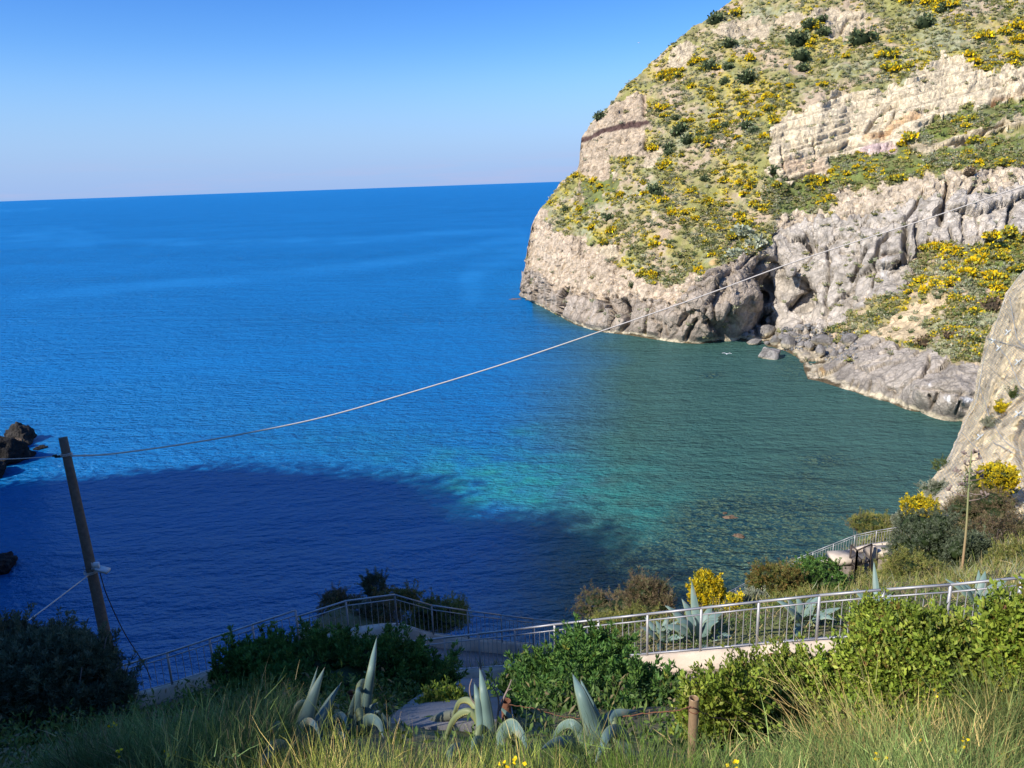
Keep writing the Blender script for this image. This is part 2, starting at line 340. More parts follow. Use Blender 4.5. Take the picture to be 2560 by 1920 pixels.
    ms = n.new('ShaderNodeMixShader'); l.new(mn.outputs[0], ms.inputs[0]); l.new(df.outputs[0], ms.inputs[1]); l.new(gl.outputs[0], ms.inputs[2]); l.new(ms.outputs[0], n['Material Output'].inputs[0])
    return m
az = np.radians(np.concatenate([np.arange(-180, -42, 6), np.arange(-42, 42, 0.16), np.arange(42, 180, 6)]))
dep = np.radians(np.concatenate([[80, 70, 60, 55, 50, 46], np.arange(43, 3, -0.16), np.geomspace(3, 0.03, 70)]))
A_, D_ = np.meshgrid(az, dep); rr_ = H / np.tan(D_)
sv = np.stack([rr_ * np.sin(A_), rr_ * np.cos(A_), np.zeros_like(A_)], -1).reshape(-1, 3)
spx, spy, sd = pix(sv); front = sd > 5; spx = np.where(front, spx, -9999); spy = np.where(front, spy, 9999)
wob = fbm(np.column_stack([sv[:, 0] * .05, sv[:, 1] * .05, sv[:, 2]]), 4) * 70
def blob(cx, cy, sx, sy, rot=0.0, w=1.0):
    c, s = math.cos(rot), math.sin(rot); x = spx + wob * w * .6 - cx; y = spy + wob * w * .4 - cy
    return np.exp(-(((x * c + y * s) / sx) ** 2 + ((-x * s + y * c) / sy) ** 2))
tealm = np.clip(sstep(1180, 1640, spx + (spy - 1000) * 0.15 + wob) * sstep(760, 860, spy + wob * .3) * 1.05, 0, 1) * (spx > 1000)
tealm = np.where((spx > 1330) & (spy > 745), np.maximum(tealm, sstep(60, 0, segdist(spx, spy, [(1310, 740), (1400, 792), (1560, 838), (1700, 860)])) * .8), tealm)
turq = np.clip(blob(1300, 1235, 190, 70, -0.1) + blob(1240, 1195, 230, 60) * .6 + blob(1120, 1150, 420, 60, 0.15) * .35 + blob(1650, 1300, 130, 60) * .9 + blob(1320, 1080, 50, 12) * .8 + blob(1560, 1170, 300, 110) * .22 + blob(1500, 1370, 120, 50) * .5, 0, 1)
rocksm = np.clip(blob(1750, 1400, 260, 110, -0.35) * 1.2 + blob(1900, 1340, 230, 90, -0.3) + blob(1830, 1290, 60, 30) + blob(2060, 1150, 60, 16, 0, .2) * .9 + blob(2020, 1190, 30, 10, 0, .2) * .7 + blob(1780, 938, 34, 7, -0.1, .1) * 1.2 + blob(1980, 920, 60, 30) * .5 + blob(1960, 885, 40, 10, 0, .1) * .6 + blob(1620, 1440, 150, 50) * .6, 0, 0.92)
slick = np.zeros(len(sv))
for ln, w in (([(0, 590), (160, 572), (260, 600), (500, 610), (900, 600), (1300, 572)], 8), ([(0, 590), (120, 600), (230, 604)], 16), ([(560, 700), (900, 668), (1160, 628), (1310, 590)], 13), ([(1180, 740), (1175, 700), (1200, 660), (1260, 640), (1320, 625)], 26),
              ([(0, 760), (300, 720), (700, 690)], 12), ([(0, 480 + 48), (120, 521)], 4), ([(200, 500), (350, 493)], 3), ([(1000, 822), (1250, 812)], 7)):
    slick = np.maximum(slick, sstep(w * 1.6, w * .3, segdist(spx + wob * .3, spy + wob * .06, ln)))
alpha = 1 - 0.62 * slick * (spy < 900) * np.clip(.55 + 1.4 * fbm(np.column_stack([sv[:, 0] * .012, sv[:, 1] * .03, sv[:, 2]]), 4), .1, 1)
SEA = mesh_obj('sea', sv, grid_faces(len(dep), len(az), True)[:, ::-1], sea_material(), np.column_stack([tealm, turq, rocksm, alpha]), smooth=True)
props(SEA, kind='structure')

# ---------------------------------------------------------------- headland
def Z3(l, ox, oy, k=3.456): return [(ox + x / k, oy + y / k) for x, y in l]
bot = np.array([(1303, 737), (1320, 750), (1350, 764), (1400, 791), (1440, 812), (1500, 829), (1560, 836), (1600, 842), (1650, 850), (1700, 857), (1740, 859), (1800, 852), (1850, 850), (1880, 860), (1920, 866), (1960, 876), (1985, 888), (2010, 925), (2020, 948), (2060, 957), (2140, 981), (2220, 1004), (2300, 1030), (2400, 1052), (2600, 1090), (2900, 1140)])
top = np.array([(1303, 733), (1306, 700), (1312, 670), (1318, 620), (1330, 560), (1346, 528), (1370, 500), (1395, 465), (1420, 440), (1444, 427), (1449, 400), (1453, 345), (1470, 318), (1495, 285), (1518, 270), (1560, 217), (1620, 165), (1680, 110), (1735, 65), (1770, 50), (1800, 22), (1830, 0), (1900, -70), (2000, -170), (2300, -330), (2900, -480)])
hc = [ # px, py, depth along the optical axis
    (1318, 620, 283), (1330, 560, 288), (1370, 500, 292), (1395, 465, 294), (1449, 428, 286), (1450, 380, 288), (1453, 345, 289), (1518, 268, 296), (1620, 165, 300), (1735, 65, 306), (1830, 0, 312), (2000, -170, 330), (2300, -330, 345),
    (1360, 690, 250), (1400, 600, 252), (1420, 520, 266), (1480, 450, 272), (1520, 430, 268), (1530, 380, 272), (1530, 300, 276), (1620, 380, 258), (1620, 280, 270), (1700, 130, 292), (1700, 220, 272), (1700, 330, 254), (1700, 430, 238), (1800, 100, 286), (1800, 250, 258), (1800, 400, 232), (1900, 0, 302), (1900, 150, 270),
    (1450, 760, 219), (1450, 700, 226), (1480, 620, 234), (1500, 540, 244), (1560, 745, 204), (1560, 690, 211), (1600, 600, 219), (1600, 500, 230), (1700, 780, 189), (1700, 730, 193), (1720, 640, 205), (1750, 550, 214), (1850, 480, 217), (1780, 780, 183), (1780, 700, 188), (1800, 640, 197), (1840, 790, 180), (1850, 720, 183), (1870, 660, 190), (1885, 740, 186), (1880, 610, 196), (1880, 550, 204),
    (1905, 740, 206), (1900, 800, 203), (1915, 830, 200), (1925, 700, 202), (1930, 760, 192), (1945, 640, 196), (1960, 820, 184), (1970, 690, 190), (2010, 760, 191), (1990, 600, 196), (1960, 540, 204), (1985, 500, 208),
    (2040, 880, 174), (2050, 840, 177), (2050, 760, 181), (2060, 650, 186), (2090, 540, 192), (2100, 500, 196), (2080, 470, 199), (2100, 880, 160), (2150, 850, 160), (2150, 790, 168), (2170, 700, 173), (2180, 600, 177), (2200, 530, 181), (2230, 480, 185), (2250, 440, 188),
    (2120, 900, 152), (2200, 900, 146), (2200, 950, 138), (2300, 980, 126), (2300, 900, 138), (2300, 830, 147), (2250, 780, 158), (2250, 700, 168), (2300, 640, 168), (2330, 560, 173), (2350, 480, 176), (2400, 440, 178),
    (2400, 1000, 120), (2400, 900, 128), (2400, 800, 140), (2400, 700, 152), (2430, 600, 165), (2480, 560, 168), (2500, 500, 171), (2550, 440, 173), (2550, 800, 132), (2560, 650, 155), (2600, 560, 163),
    (1940, 455, 206), (1930, 390, 214), (2000, 460, 205), (2060, 430, 206), (2070, 390, 212), (2130, 360, 214), (1960, 320, 226), (2050, 280, 228), (2100, 230, 236), (2200, 380, 205), (2250, 350, 206), (2300, 300, 211), (2200, 250, 226), (2300, 160, 232), (2400, 330, 198), (2450, 280, 202), (2500, 240, 206), (2560, 180, 214), (2560, 300, 194), (2560, 370, 184), (2500, 400, 184),
    (2000, 0, 290), (2000, 150, 258), (2200, 0, 276), (2200, 120, 250), (2400, 0, 258), (2400, 100, 240), (2560, 0, 248), (2560, 100, 228), (2400, -150, 290), (2700, 0, 235), (2900, -200, 260), (2700, 400, 172), (2900, 400, 165), (2900, 900, 115)]
wl_pts = [(x, y, float(pix(W(x, y))[2])) for x, y in bot]
hp = np.array(hc + wl_pts, float)
dfun = rbf(hp[:, :2] * [1, 1], hp[:, 2], 0.5)
cols = np.concatenate([np.arange(1303, 1470, 1.25), np.arange(1470, 2600, 1.95), np.arange(2600, 2901, 12)])
NR = 470
tt = np.linspace(0, 1, NR)
yb = np.interp(cols, bot[:, 0], bot[:, 1]); yt = np.interp(cols, top[:, 0], top[:, 1])
sk = fbm(np.column_stack([cols * .05, cols * 0, cols * 0]), 4) * 9 + fbm(np.column_stack([cols * .2, cols * 0 + 5, cols * 0]), 2) * 3
yt = yt + sk * np.clip((yb - yt) / 300, 0, 1)
PX = np.broadcast_to(cols, (NR, len(cols))).copy(); PY = yb[None] + (yt - yb)[None] * tt[:, None]
X = PX.ravel(); Y = PY.ravel()
# warp the lookup a little so the big forms are not smooth
wd = fbm(np.column_stack([X * .012, Y * .012, X * 0]), 4); wd2 = fbm(np.column_stack([X * .012, Y * .012, X * 0 + 40]), 4)
edge = np.clip(np.minimum(tt[:, None] * 12, 1), 0, 1).repeat(len(cols), 1).ravel()
DD = dfun(np.column_stack([X + wd * 26 * edge, Y + wd2 * 26 * edge]))
HP = P(X, Y, DD)
# ---- what lies where (pixel outlines of the rock outcrops, frayed by noise)
fx = X + fbm(np.column_stack([X * .03, Y * .03, X * 0 + 7]), 5) * 34; fy = Y + fbm(np.column_stack([X * .03, Y * .03, X * 0 + 70]), 5) * 30
def msk(poly, soft=0): return inpoly(fx, fy, poly).astype(float)
GREY1 = [(1290, 750), (1305, 690), (1330, 670), (1400, 728), (1500, 738), (1640, 745), (1700, 765), (1770, 690), (1860, 640), (1890, 640), (1925, 700), (1930, 880), (1700, 880), (1560, 858), (1400, 815)]
PINK1 = [(1290, 735), (1300, 620), (1340, 520), (1365, 530), (1385, 570), (1470, 600), (1500, 640), (1560, 670), (1640, 715), (1720, 700), (1780, 670), (1830, 650), (1800, 700), (1700, 770), (1640, 752), (1400, 740)]
TOPC = [(1440, 440), (1440, 330), (1480, 300), (1515, 262), (1610, 235), (1622, 300), (1620, 395), (1580, 395), (1530, 385), (1530, 420), (1520, 445), (1470, 440)]
CREAM = Z3([(20, 1290), (-20, 1480), (60, 1560), (250, 1580), (500, 1500), (520, 1380), (760, 1330), (1000, 1350), (1200, 1250), (1300, 1200), (1350, 1070), (1600, 970), (1900, 890), (2400, 860), (2400, 500), (2000, 600), (1850, 660), (1700, 520), (1500, 460), (1380, 560), (1200, 700), (1000, 790), (600, 800), (400, 900), (150, 1020), (-30, 1160)], 1920, 0)
LEDGE = Z3([(1210, 1260), (1310, 1340), (1500, 1330), (1850, 1180), (2100, 1080), (2400, 1080), (2400, 960), (2100, 1010), (1850, 1090), (1600, 1200), (1350, 1260)], 1920, 0)
CLIFF = Z3([(570, 300), (800, 230), (1300, 160), (1600, 100), (2600, 60), (2600, 480), (2212, 600), (1700, 740), (1400, 700), (1290, 790), (1200, 900), (1270, 980), (1230, 1130), (900, 1210), (600, 1450), (300, 1560), (-40, 1560), (-40, 880), (100, 520), (300, 430), (560, 480)], 1920, 400)
SHELF = Z3([(150, 480), (-40, 200), (400, 120), (700, 240), (770, 130), (1000, 170), (1300, 250), (1500, 330), (1830, 380), (3400, 380), (3400, 1300), (1680, 1000), (1100, 800), (500, 650)], 1920, 800)
SAND = Z3([(850, 1480), (1100, 1350), (1450, 1150), (1520, 1190), (1450, 1330), (1350, 1430), (1400, 1560), (900, 1560)], 1920, 400)
PATCH = [Z3(l, 1920, 0) for l in ([(0, 150), (600, 60), (900, 120), (600, 200), (0, 230)], [(450, 130), (900, 130), (650, 330), (500, 330)])] + [Z3(l, 1280, 0) for l in ([(1700, 250), (2000, 160), (2212, 160), (2212, 340), (1800, 330)], [(1450, 380), (1650, 350), (1500, 600), (1350, 560)], [(1130, 1340), (1300, 1270), (1250, 1400), (1110, 1450)])] + [Z3(l, 1280, 400) for l in ([(640, 60), (860, 20), (870, 90), (650, 130)], [(850, 120), (930, 110), (900, 180)], [(780, 300), (1050, 240), (1050, 300)], [(1170, 440), (1300, 470), (1220, 510)], [(480, 640), (640, 660), (560, 730)], [(600, 830), (800, 740), (1000, 800), (700, 900)], [(820, 900), (1000, 910), (980, 1010), (830, 990)], [(1600, 1050), (1900, 930), (2100, 780), (2212, 800), (2212, 1100), (1700, 1150)])]
GRASS = [Z3([(520, 1360), (1200, 1260), (1300, 1340), (1500, 1340), (1900, 1180), (2600, 1150), (2600, 1560), (1600, 1460), (560, 1640)], 1920, 0), Z3([(0, 130), (450, 150), (560, 380), (350, 440), (100, 500), (0, 450)], 1920, 400), Z3([(1250, 1150), (1600, 960), (1900, 890), (2400, 880), (2400, 960), (1800, 1110), (1300, 1240)], 1920, 0), Z3([(1700, 800), (2212, 600), (2600, 500), (2600, 900), (2000, 1100), (1700, 1000)], 1920, 400), Z3([(0, 640), (150, 660), (230, 740), (150, 900), (0, 850)], 1920, 400), Z3([(650, 180), (850, 120), (1000, 180), (700, 400), (550, 500)], 1280, 400)]
mg1 = msk(GREY1); mp1 = msk(PINK1); mtc = msk(TOPC); mcr = msk(CREAM); mle = msk(LEDGE); mcl = msk(CLIFF); msh = msk(SHELF); msa = msk(SAND)
mpa = np.maximum.reduce([msk(p) for p in PATCH]); mgr = np.maximum.reduce([msk(p) for p in GRASS])
# grey part of the big cliff lies under a slanting line
gline = 400 + (600 - (X - 1920) * 3.456 * 0.17) / 3.456
mclg = mcl * (Y + fbm(np.column_stack([X * .04, Y * .04, X * 0]), 3) * 30 > gline)
rockm = np.clip(np.maximum.reduce([mg1, mp1, mtc, mcr, mle, mcl, msh, msa, mpa]), 0, 1)
# ---- relief
wp = HP
n_big = fbm(wp * [.05, .05, .03], 4); n_mid = fbm(wp * [.16, .16, .1], 4)
col_ = np.column_stack([wp[:, 0] * .085, wp[:, 1] * .085, wp[:, 2] * .04])                    # vertical buttresses
f1, f2, cid = worley(col_ + fbm(wp * .3, 3)[:, None] * .12, 3); edge1 = sstep(0.0, 0.08, f2 - f1); fac1 = (_g[cid] * worley.dv).sum(1)
f1b, f2b, cidb = worley(wp * [.35, .35, .2] + 3, 8); edge2 = sstep(0.0, 0.10, f2b - f1b); fac2 = (_g[cidb] * worley.dv).sum(1)
f1c, f2c, cidc = worley(wp * [.8, .8, .5] + 30, 15); fac3 = (_g[cidc] * worley.dv).sum(1)
bed = wp[:, 2] - 0.22 * wp[:, 0] + n_big * 1.2                                               # tilted bedding of the tuff
bs = bed * 0.34; led = np.abs(((bs + fbm(wp * .06, 2) * .35) % 1) - .5) * 2
led2 = np.abs(((bed * .95 + n_mid * .3) % 1) - .5) * 2
hard = np.clip(mg1 + mclg + msh, 0, 1); soft = np.clip(mp1 + mtc + mcr + mle + mcl * (1 - mclg) + mpa, 0, 1)
strat = np.clip(mcr + mle, 0, 1)
disp = n_big * (1.8 * hard * (1 - .5 * msh) + 2.0 * soft * (1 - .6 * strat) + 1.6 * (1 - rockm)) + n_mid * (0.9 - .7 * hard - .65 * strat)
lh = hard * (1 - .62 * msh)
disp += lh * (fac1 * 2.6 + fac2 * .55 + fac3 * .12) + soft * (1 - strat) * (fac2 * .6 + fac3 * .25) + strat * fac3 * .2
disp += lh * ((edge1 - 1) * .6 + (cid % 7) * 0.26 + (edge2 - 1) * 0.15 * (cidb % 3 > 0) + (ridged(wp * [.5, .5, .22], 4) - .5) * .2) + mcl * (edge1 - 1) * 0.5
disp += (soft - .7 * (mcr + mle).clip(0, 1)) * ((ridged(wp * [.3, .3, .45], 4) - .5) * 0.5) + (mcr + mle) * ((led ** 3) * 1.5 + (led2 ** 2) * 0.8) + mtc * (led * .5) + (mcl - mclg) * (ridged(wp * .5, 3) - .5) * .9
disp += (1 - rockm) * ((ridged(wp * .22, 3) - .5) * .9)
pit = np.clip(fbm(wp * .9, 3) - .18, 0, 1); disp -= (mp1 + mcr * .25 + (mcl - mclg) * .8) * pit * 3.0
def crack(line, w, a):
    global disp
    d = segdist(X + wd * 12, Y + wd2 * 12, line); disp = disp - a * np.exp(-(d / w) ** 2)
for l, w, a in [([(810, 1210), (790, 1320)], 3.5, 2.2), ([(990, 1200), (1000, 1400), (950, 1490)], 5, 3), ([(1210, 1240), (1190, 1340), (1150, 1500)], 3, 1.8), ([(1340, 1430), (1350, 1520)], 3, 1.6), ([(1600, 1380), (1500, 1570)], 4, 3), ([(1740, 1240), (1750, 1380)], 3, 1.6),
                ([(1900, 1260), (1850, 1400)], 6, 2.5), ([(1930, 1330), (1910, 1420)], 12, 2.5), ([(1460, 1440), (1520, 1340)], 4, 2), ([(2100, 800), (1980, 930), (1700, 1060)], 4, 1.6), ([(2180, 860), (2120, 1000), (2180, 1200)], 9, 3.5)]: crack(Z3(l, 1280, 400), w, a)
for l, w, a in [([(1550, 170), (1540, 330), (1490, 460)], 5, 4), ([(1490, 430), (1475, 560)], 8, 4), ([(1790, 200), (1710, 330)], 4, 2.5), ([(2110, 380), (2060, 620)], 5, 3), ([(1030, 640), (950, 720), (930, 850)], 5, 3), ([(1190, 600), (1190, 820)], 8, 5), ([(1280, 560), (1290, 740)], 4, 3),
                ([(840, 760), (780, 900), (710, 1040)], 4, 3.2), ([(920, 880), (930, 1000), (900, 1100)], 3, 2.2), ([(520, 760), (540, 850), (500, 1000), (490, 1380)], 3.5, 2.5), ([(340, 660), (370, 760)], 6, 3), ([(1250, 980), (1230, 1090)], 5, 3.5), ([(300, 1030), (290, 1180), (220, 1250)], 7, 5),
                ([(350, 1100), (330, 1220)], 13, 6), ([(40, 880), (70, 960)], 8, 4), ([(0, 1050), (30, 1240)], 7, 4), ([(1560, 600), (1590, 680)], 3, 2), ([(1340, 260), (1290, 400), (1180, 540)], 4, 2), ([(620, 780), (740, 800)], 3, 1.5), ([(1700, 400), (1680, 680)], 2, 1), ([(900, 860), (1040, 800), (1130, 800)], 4, 2.2), ([(0, 1400), (60, 1500)], 4, 2.5)]: crack(Z3(l, 1920, 400), w, a)
for l, w, a in [([(890, 530), (850, 650)], 3, 1.4), ([(720, 530), (690, 620)], 2.5, 1), ([(780, 550), (745, 635)], 2.5, 1), ([(1040, 590), (1090, 600), (1080, 700)], 3, 1.2), ([(1400, 330), (1390, 400), (1330, 490)], 3.5, 2), ([(1470, 640), (1400, 790)], 3, 1.3), ([(1400, 660), (1420, 740)], 3, 1.4), ([(1660, 710), (1630, 800)], 3, 1.4),
                ([(970, 290), (1100, 250), (1220, 240)], 3, 1.2), ([(740, 410), (900, 380), (1060, 350)], 2.5, .9), ([(1130, 190), (1140, 240)], 7, 2.5), ([(450, 430), (440, 520)], 2, .8), ([(1280, 600), (1700, 640)], 3, .8)]: crack(Z3(l, 1920, 800), w, a)
for l, w, a in [([(30, 1500), (130, 1545), (250, 1558), (400, 1490)], 4, 3.2), ([(470, 1345), (640, 1300), (700, 1220)], 3, 2), ([(850, 1140), (900, 1060), (1010, 950), (1110, 920)], 3.5, 2.2), ([(850, 1170), (1000, 1110), (1080, 1030), (1110, 960)], 3, 2), ([(960, 1180), (1150, 1090), (1310, 1020)], 3, 2), ([(1750, 780), (2000, 720), (2400, 610)], 3, 2.2),
                ([(1880, 925), (2060, 835), (2400, 740)], 5, 3.2), ([(1230, 1290), (1310, 1335), (1450, 1295), (1700, 1205), (1870, 1145), (2050, 1065)], 4, 3), ([(1700, 1215), (1860, 1165)], 6, 3), ([(120, 1290), (130, 1500)], 2.5, 1.4), ([(410, 1250), (420, 1330)], 2.5, 1.6), ([(250, 1300), (480, 1260)], 2, 1), ([(500, 890), (620, 815), (700, 800)], 3, 1.8), ([(0, 190), (350, 130), (500, 90)], 4, 1.8), ([(560, 290), (640, 260), (690, 160), (900, 130)], 4, 2)]: crack(Z3(l, 1920, 0), w, a)
for l, w, a in [([(1130, 850), (1140, 980)], 5, 2.5), ([(1980, 230), (2212, 170)], 4, 2), ([(1160, 1180), (1170, 1290)], 5, 2), ([(600, 1240), (1100, 1250)], 2.5, .8), ([(900, 940), (1100, 920)], 2, .7)]: crack(Z3(l, 1280, 0), w, a)
rows = tt[:, None].repeat(len(cols), 1).ravel()
disp *= np.clip(rows * 45, 0.12, 1) * np.clip((1 - rows) * 30, .25, 1)
G = HP.reshape(NR, len(cols), 3)
nu = np.gradient(G, axis=1); nv = np.gradient(G, axis=0); NN = np.cross(nu, nv); NN /= np.linalg.norm(NN, axis=2)[..., None] + 1e-9
NN = NN.reshape(-1, 3); NN = NN * 0.6 + np.array([-0.1, -0.45, 0.12]); NN /= np.linalg.norm(NN, axis=1)[:, None]
tocam = CAM - HP; tocam /= np.linalg.norm(tocam, axis=1)[:, None]
ok = (NN * tocam).sum(1) < 0; NN[ok] *= -1
HV = HP + NN * disp[:, None]
# ---- base colours
def c3(*a): return np.array(a, float)
cn1 = fbm(wp * .09, 5)[:, None]; cn2 = fbm(wp * .45, 4)[:, None]; cn3 = fbm(wp * .03 + 5, 4)[:, None]
tan_ = c3(.38, .31, .17); olive = c3(.26, .25, .085); gg = c3(.32, .32, .19)
veg = tan_ + (olive - tan_) * sstep(-.35, .25, cn1 + cn2 * .6); drift = (fbm(np.column_stack([(X * .8 + Y * .6) * .006, (-X * .6 + Y * .8) * .018, X * 0 + 3.3]), 4) + .1 * (X > 1600))[:, None]
veg = veg + (c3(.46, .37, .09) - veg) * sstep(.05, .30, drift + cn2 * .25) * .75; veg = veg + (gg - veg) * sstep(.05, .4, cn3 + cn2 * .5)
veg = veg + (c3(.46, .35, .25) - veg) * (sstep(.0, .3, -cn1 + cn2 * .5) * .85)
C = veg
def lay(c, m, base, amp=.18, fr=cn2):
    m = np.asarray(m)[:, None]; return c + ((np.array(base) * (1 + amp * fr * 2)) - c) * m
C = lay(C, mgr * .85, (.13, .17, .04), .3, cn1)
C = lay(C, mpa, (.50, .41, .28)); C = lay(C, mtc, (.47, .37, .26)); C = lay(C, mp1, (.50, .40, .29), .2)
C = lay(C, mcr, (.66, .55, .38), .14); C = lay(C, mle, (.56, .46, .30), .14); C = lay(C, mcl, (.52, .43, .32), .2); C = lay(C, msa, (.58, .45, .28), .15)
C = lay(C, mclg, (.43, .38, .32), .22, cn1 + cn2 * .5); C = lay(C, mg1, (.36, .30, .24), .22, cn1 + cn2 * .5); C = lay(C, msh, (.38, .33, .275), .22, cn1 + cn2 * .5)
# darker bedding seams, brown band, orange stain, pink patch, bird-white streaks, salt line
C *= (1 - ((mcr + mle) * .30 * sstep(.3, .02, led))[:, None])
C *= (1 - (mcr + mle + mtc * .6)[:, None] * (0.42 * sstep(.35, 0, led2)[:, None] * sstep(-.3, .2, cn2 + .2)))
bandm = sstep(9, 5, segdist(X, Y + wd * 8, [(1445, 350), (1475, 343), (1510, 328), (1560, 316), (1620, 309)])); C = lay(C, bandm * (X < 1628), (.10, .06, .05))
for l, w, c_, k in ((Z3([(850, 1190), (950, 1190), (1080, 1090), (1300, 1020)], 1920, 0), 9, (.58, .36, .18), .7), (Z3([(1950, 880), (2100, 840), (2400, 820)], 1920, 0), 9, (.58, .36, .16), .8), (Z3([(150, 1450), (450, 1440)], 1920, 0), 22, (.56, .40, .27), .6), (Z3([(820, 1310), (1080, 1290)], 1920, 0), 14, (.50, .37, .35), .9),
                    (Z3([(230, 480), (420, 460)], 1920, 800), 7, (.50, .36, .18), .8), (Z3([(470, 380), (500, 530)], 1920, 800), 7, (.52, .33, .13), .8), (Z3([(1720, 900), (1760, 890)], 1280, 400), 7, (.6, .38, .16), .8), (Z3([(950, 860), (1020, 820)], 1920, 400), 5, (.40, .27, .17), .8)):
    C = lay(C, sstep(w * 1.3, w * .4, segdist(X + wd * 20, Y + wd2 * 20, l)) * k, c_)
guano = sstep(9, 3, segdist(X + wd * 14, Y + wd2 * 20, Z3([(1330, 580), (1450, 600), (1600, 690), (1780, 690)], 1920, 800))) * sstep(-.05, .2, cn2[:, 0]) + sstep(6, 2, segdist(X + wd * 14, Y + wd2 * 20, Z3([(1180, 470), (1380, 540), (1500, 580)], 1920, 800))) * sstep(0, .2, cn2[:, 0])
C = lay(C, np.clip(guano, 0, 1), (.72, .70, .68), .05)
stre = sstep(22, 8, segdist(X, Y, Z3([(1000, 900), (1020, 980)], 1920, 400))) * sstep(-.1, .3, perlin(np.column_stack([X * .25, Y * .02, X * 0]))); C = lay(C, stre * .7, (.52, .50, .48), .05)
zz = HV[:, 2]; wline = zz + fbm(wp * [.3, .3, .3], 4) * 1.0
C = C * (1 - .28 * hard * sstep(3.2, 1.2, wline))[:, None]
C = lay(C, sstep(1.05, .6, wline) * sstep(.1, .3, wline), (.52, .44, .31), .1); C = lay(C, sstep(.3, .12, wline), (.12, .09, .05), .1)
C = np.clip(C * (1 + .12 * rockm[:, None]), .01, .85)
# ---- skirts: under water, and over the crest where the land runs on
NC = len(cols); HVg = HV.reshape(NR, NC, 3); Cg = C.reshape(NR, NC, 3)
low = HVg[0].copy(); low[:, 2] = -6; back = []
for k, (dy, dz) in enumerate(((3, -.2), (9, -2), (30, -12), (80, -45), (160, -120))):
    q = HVg[-1].copy(); away = q[:, :2] / np.linalg.norm(q[:, :2], axis=1)[:, None]; q[:, :2] += away * dy; q[:, 2] = np.maximum(q[:, 2] + dz * np.clip((yb - yt) / 300, .1, 1), -6); back.append(q)
VV = np.concatenate([low[None], HVg, np.array(back)]); Cg = np.concatenate([Cg, rockm.reshape(NR, NC, 1)], 2); CC = np.concatenate([Cg[:1], Cg, np.repeat(Cg[-1:], 5, 0)])
HEAD = mesh_obj('headland', VV.reshape(-1, 3), grid_faces(NR + 6, NC), M_ROCK, CC.reshape(-1, 4), smooth=False)
props(HEAD, kind='structure')
rock_g = rockm.reshape(NR, NC)
def on_head(px, py):
    """world point and rock mask of the headland surface seen at a pixel"""
    px = np.asarray(px, float); py = np.asarray(py, float)
    ci = np.clip(np.searchsorted(cols, px), 0, NC - 1); ri = np.clip(((yb[ci] - py) / (yb[ci] - yt[ci] + 1e-6) * (NR - 1)).round().astype(int), 0, NR - 1)
    return HVg[ri, ci], rock_g[ri, ci], (py < yb[ci]) & (py > yt[ci])
# ---------------------------------------------------------------- near hillside
railA = [P(2700, 1555, 13.4), P(2560, 1566, 13.7), P(2430, 1579, 14.0), P(2272, 1587, 14.3), P(2125, 1596, 14.7), P(1965, 1608, 15.1), P(1827, 1621, 15.5), P(1690, 1633, 15.9), P(1550, 1645, 16.5), P(1414, 1655, 17.3), P(1280, 1667, 18.3), P(1149, 1677, 19.4), P(1034, 1686, 20.3)]
railA = [np.array((18.5, 9.6, 34.2)), np.array((13.6, 10.8, 33.2))] + [np.array(p) for p in railA]
railB = [P(751, 1622, 21.2), P(850, 1584, 21.6), P(993, 1564, 22.0), P(1090, 1588, 23.2), P(1200, 1600, 24.4), P(1340, 1613, 26.0), P(1480, 1622, 27.6)]
railC = [P(120, 1800, 21.6), P(250, 1757, 21.5), P(376, 1728, 21.4), P(498, 1688, 21.3), P(620, 1648, 21.2), P(748, 1606, 21.1)]
railD = [P(1700, 1575, 55.5), P(1807, 1518, 55), P(1889, 1474, 54.5), P(1962, 1440, 54), P(2048, 1405, 53.5), P(2147, 1366.5, 52), P(2240, 1353, 50.5), P(2300, 1345, 49.5)]
def offs(line, k):
    """move a line sideways in plan; k > 0 goes to the left of its direction"""
    l = np.array(line); t = np.gradient(l, axis=0); t[:, 2] = 0; t /= np.linalg.norm(t, axis=1)[:, None]
    return l + np.stack([-t[:, 1], t[:, 0], 0 * t[:, 0]], -1) * k
pA_in = offs(railA, 2.0)                   # camera side of the upper path
pC_in = offs(railC, -1.9); pB_in = offs(railB, -1.6); pD_in = offs(railD, -1.4)
GP = []
def gp(*a):
    for p in a: GP.append(np.array(p, float))
for l, dz in ((railA, -.42), (pA_in, -.42), (railC, -.42), (pC_in, -.42), (railB, -.42), (pB_in, -.42)):
    for p in l: gp(p + [0, 0, dz])
for p in offs(railA, -0.6)[3:10]: gp(p + [0, 0, -.5])
for p in offs(railC, 0.6): gp(p + [0, 0, -1.2])
for p in offs(railC, 3.5): gp((p[0], p[1], 16))
for p in offs(railC, 12): gp((p[0], p[1], -3))
for p in offs(railB, 0.5)[:5]: gp(p + [0, 0, -.6])
for p in offs(railB, 2.8)[:5]: gp(p + [0, 0, -2.2])
for p in offs(railB, 6): gp((p[0], p[1], 16))
for p in offs(railB, 16): gp((p[0], p[1], -3))
gp((0, 0, 38.35), (-4, 0, 38.6), (4, 0, 38.0), (0, 2.2, 37.35), (-2, 3, 37.0), (2, 3, 36.8), (0, 4.6, 36.0), (-3, 5, 35.8), (3, 5, 35.5), (6, 5, 35.2), (-8, 5, 35), (10, 6, 35.2), (-4, 9, 33.0), (0, 9, 33.2), (4, 8.5, 33.2), (8, 8.5, 33.4), (-9, 11, 30.5), (-4, 13, 30.2), (-13, 11, 30.5), (-18, 13, 30), (20, 6, 36.5), (16, 13, 32.3),
   (0, -8, 41), (-10, -8, 43), (10, -8, 42), (22, -6, 45), (-20, 0, 40), (-26, 10, 36), (-26, 24, 14), (-22, 34, -3), (-40, 20, 12), (-45, 32, -3), (-32, 6, 40))
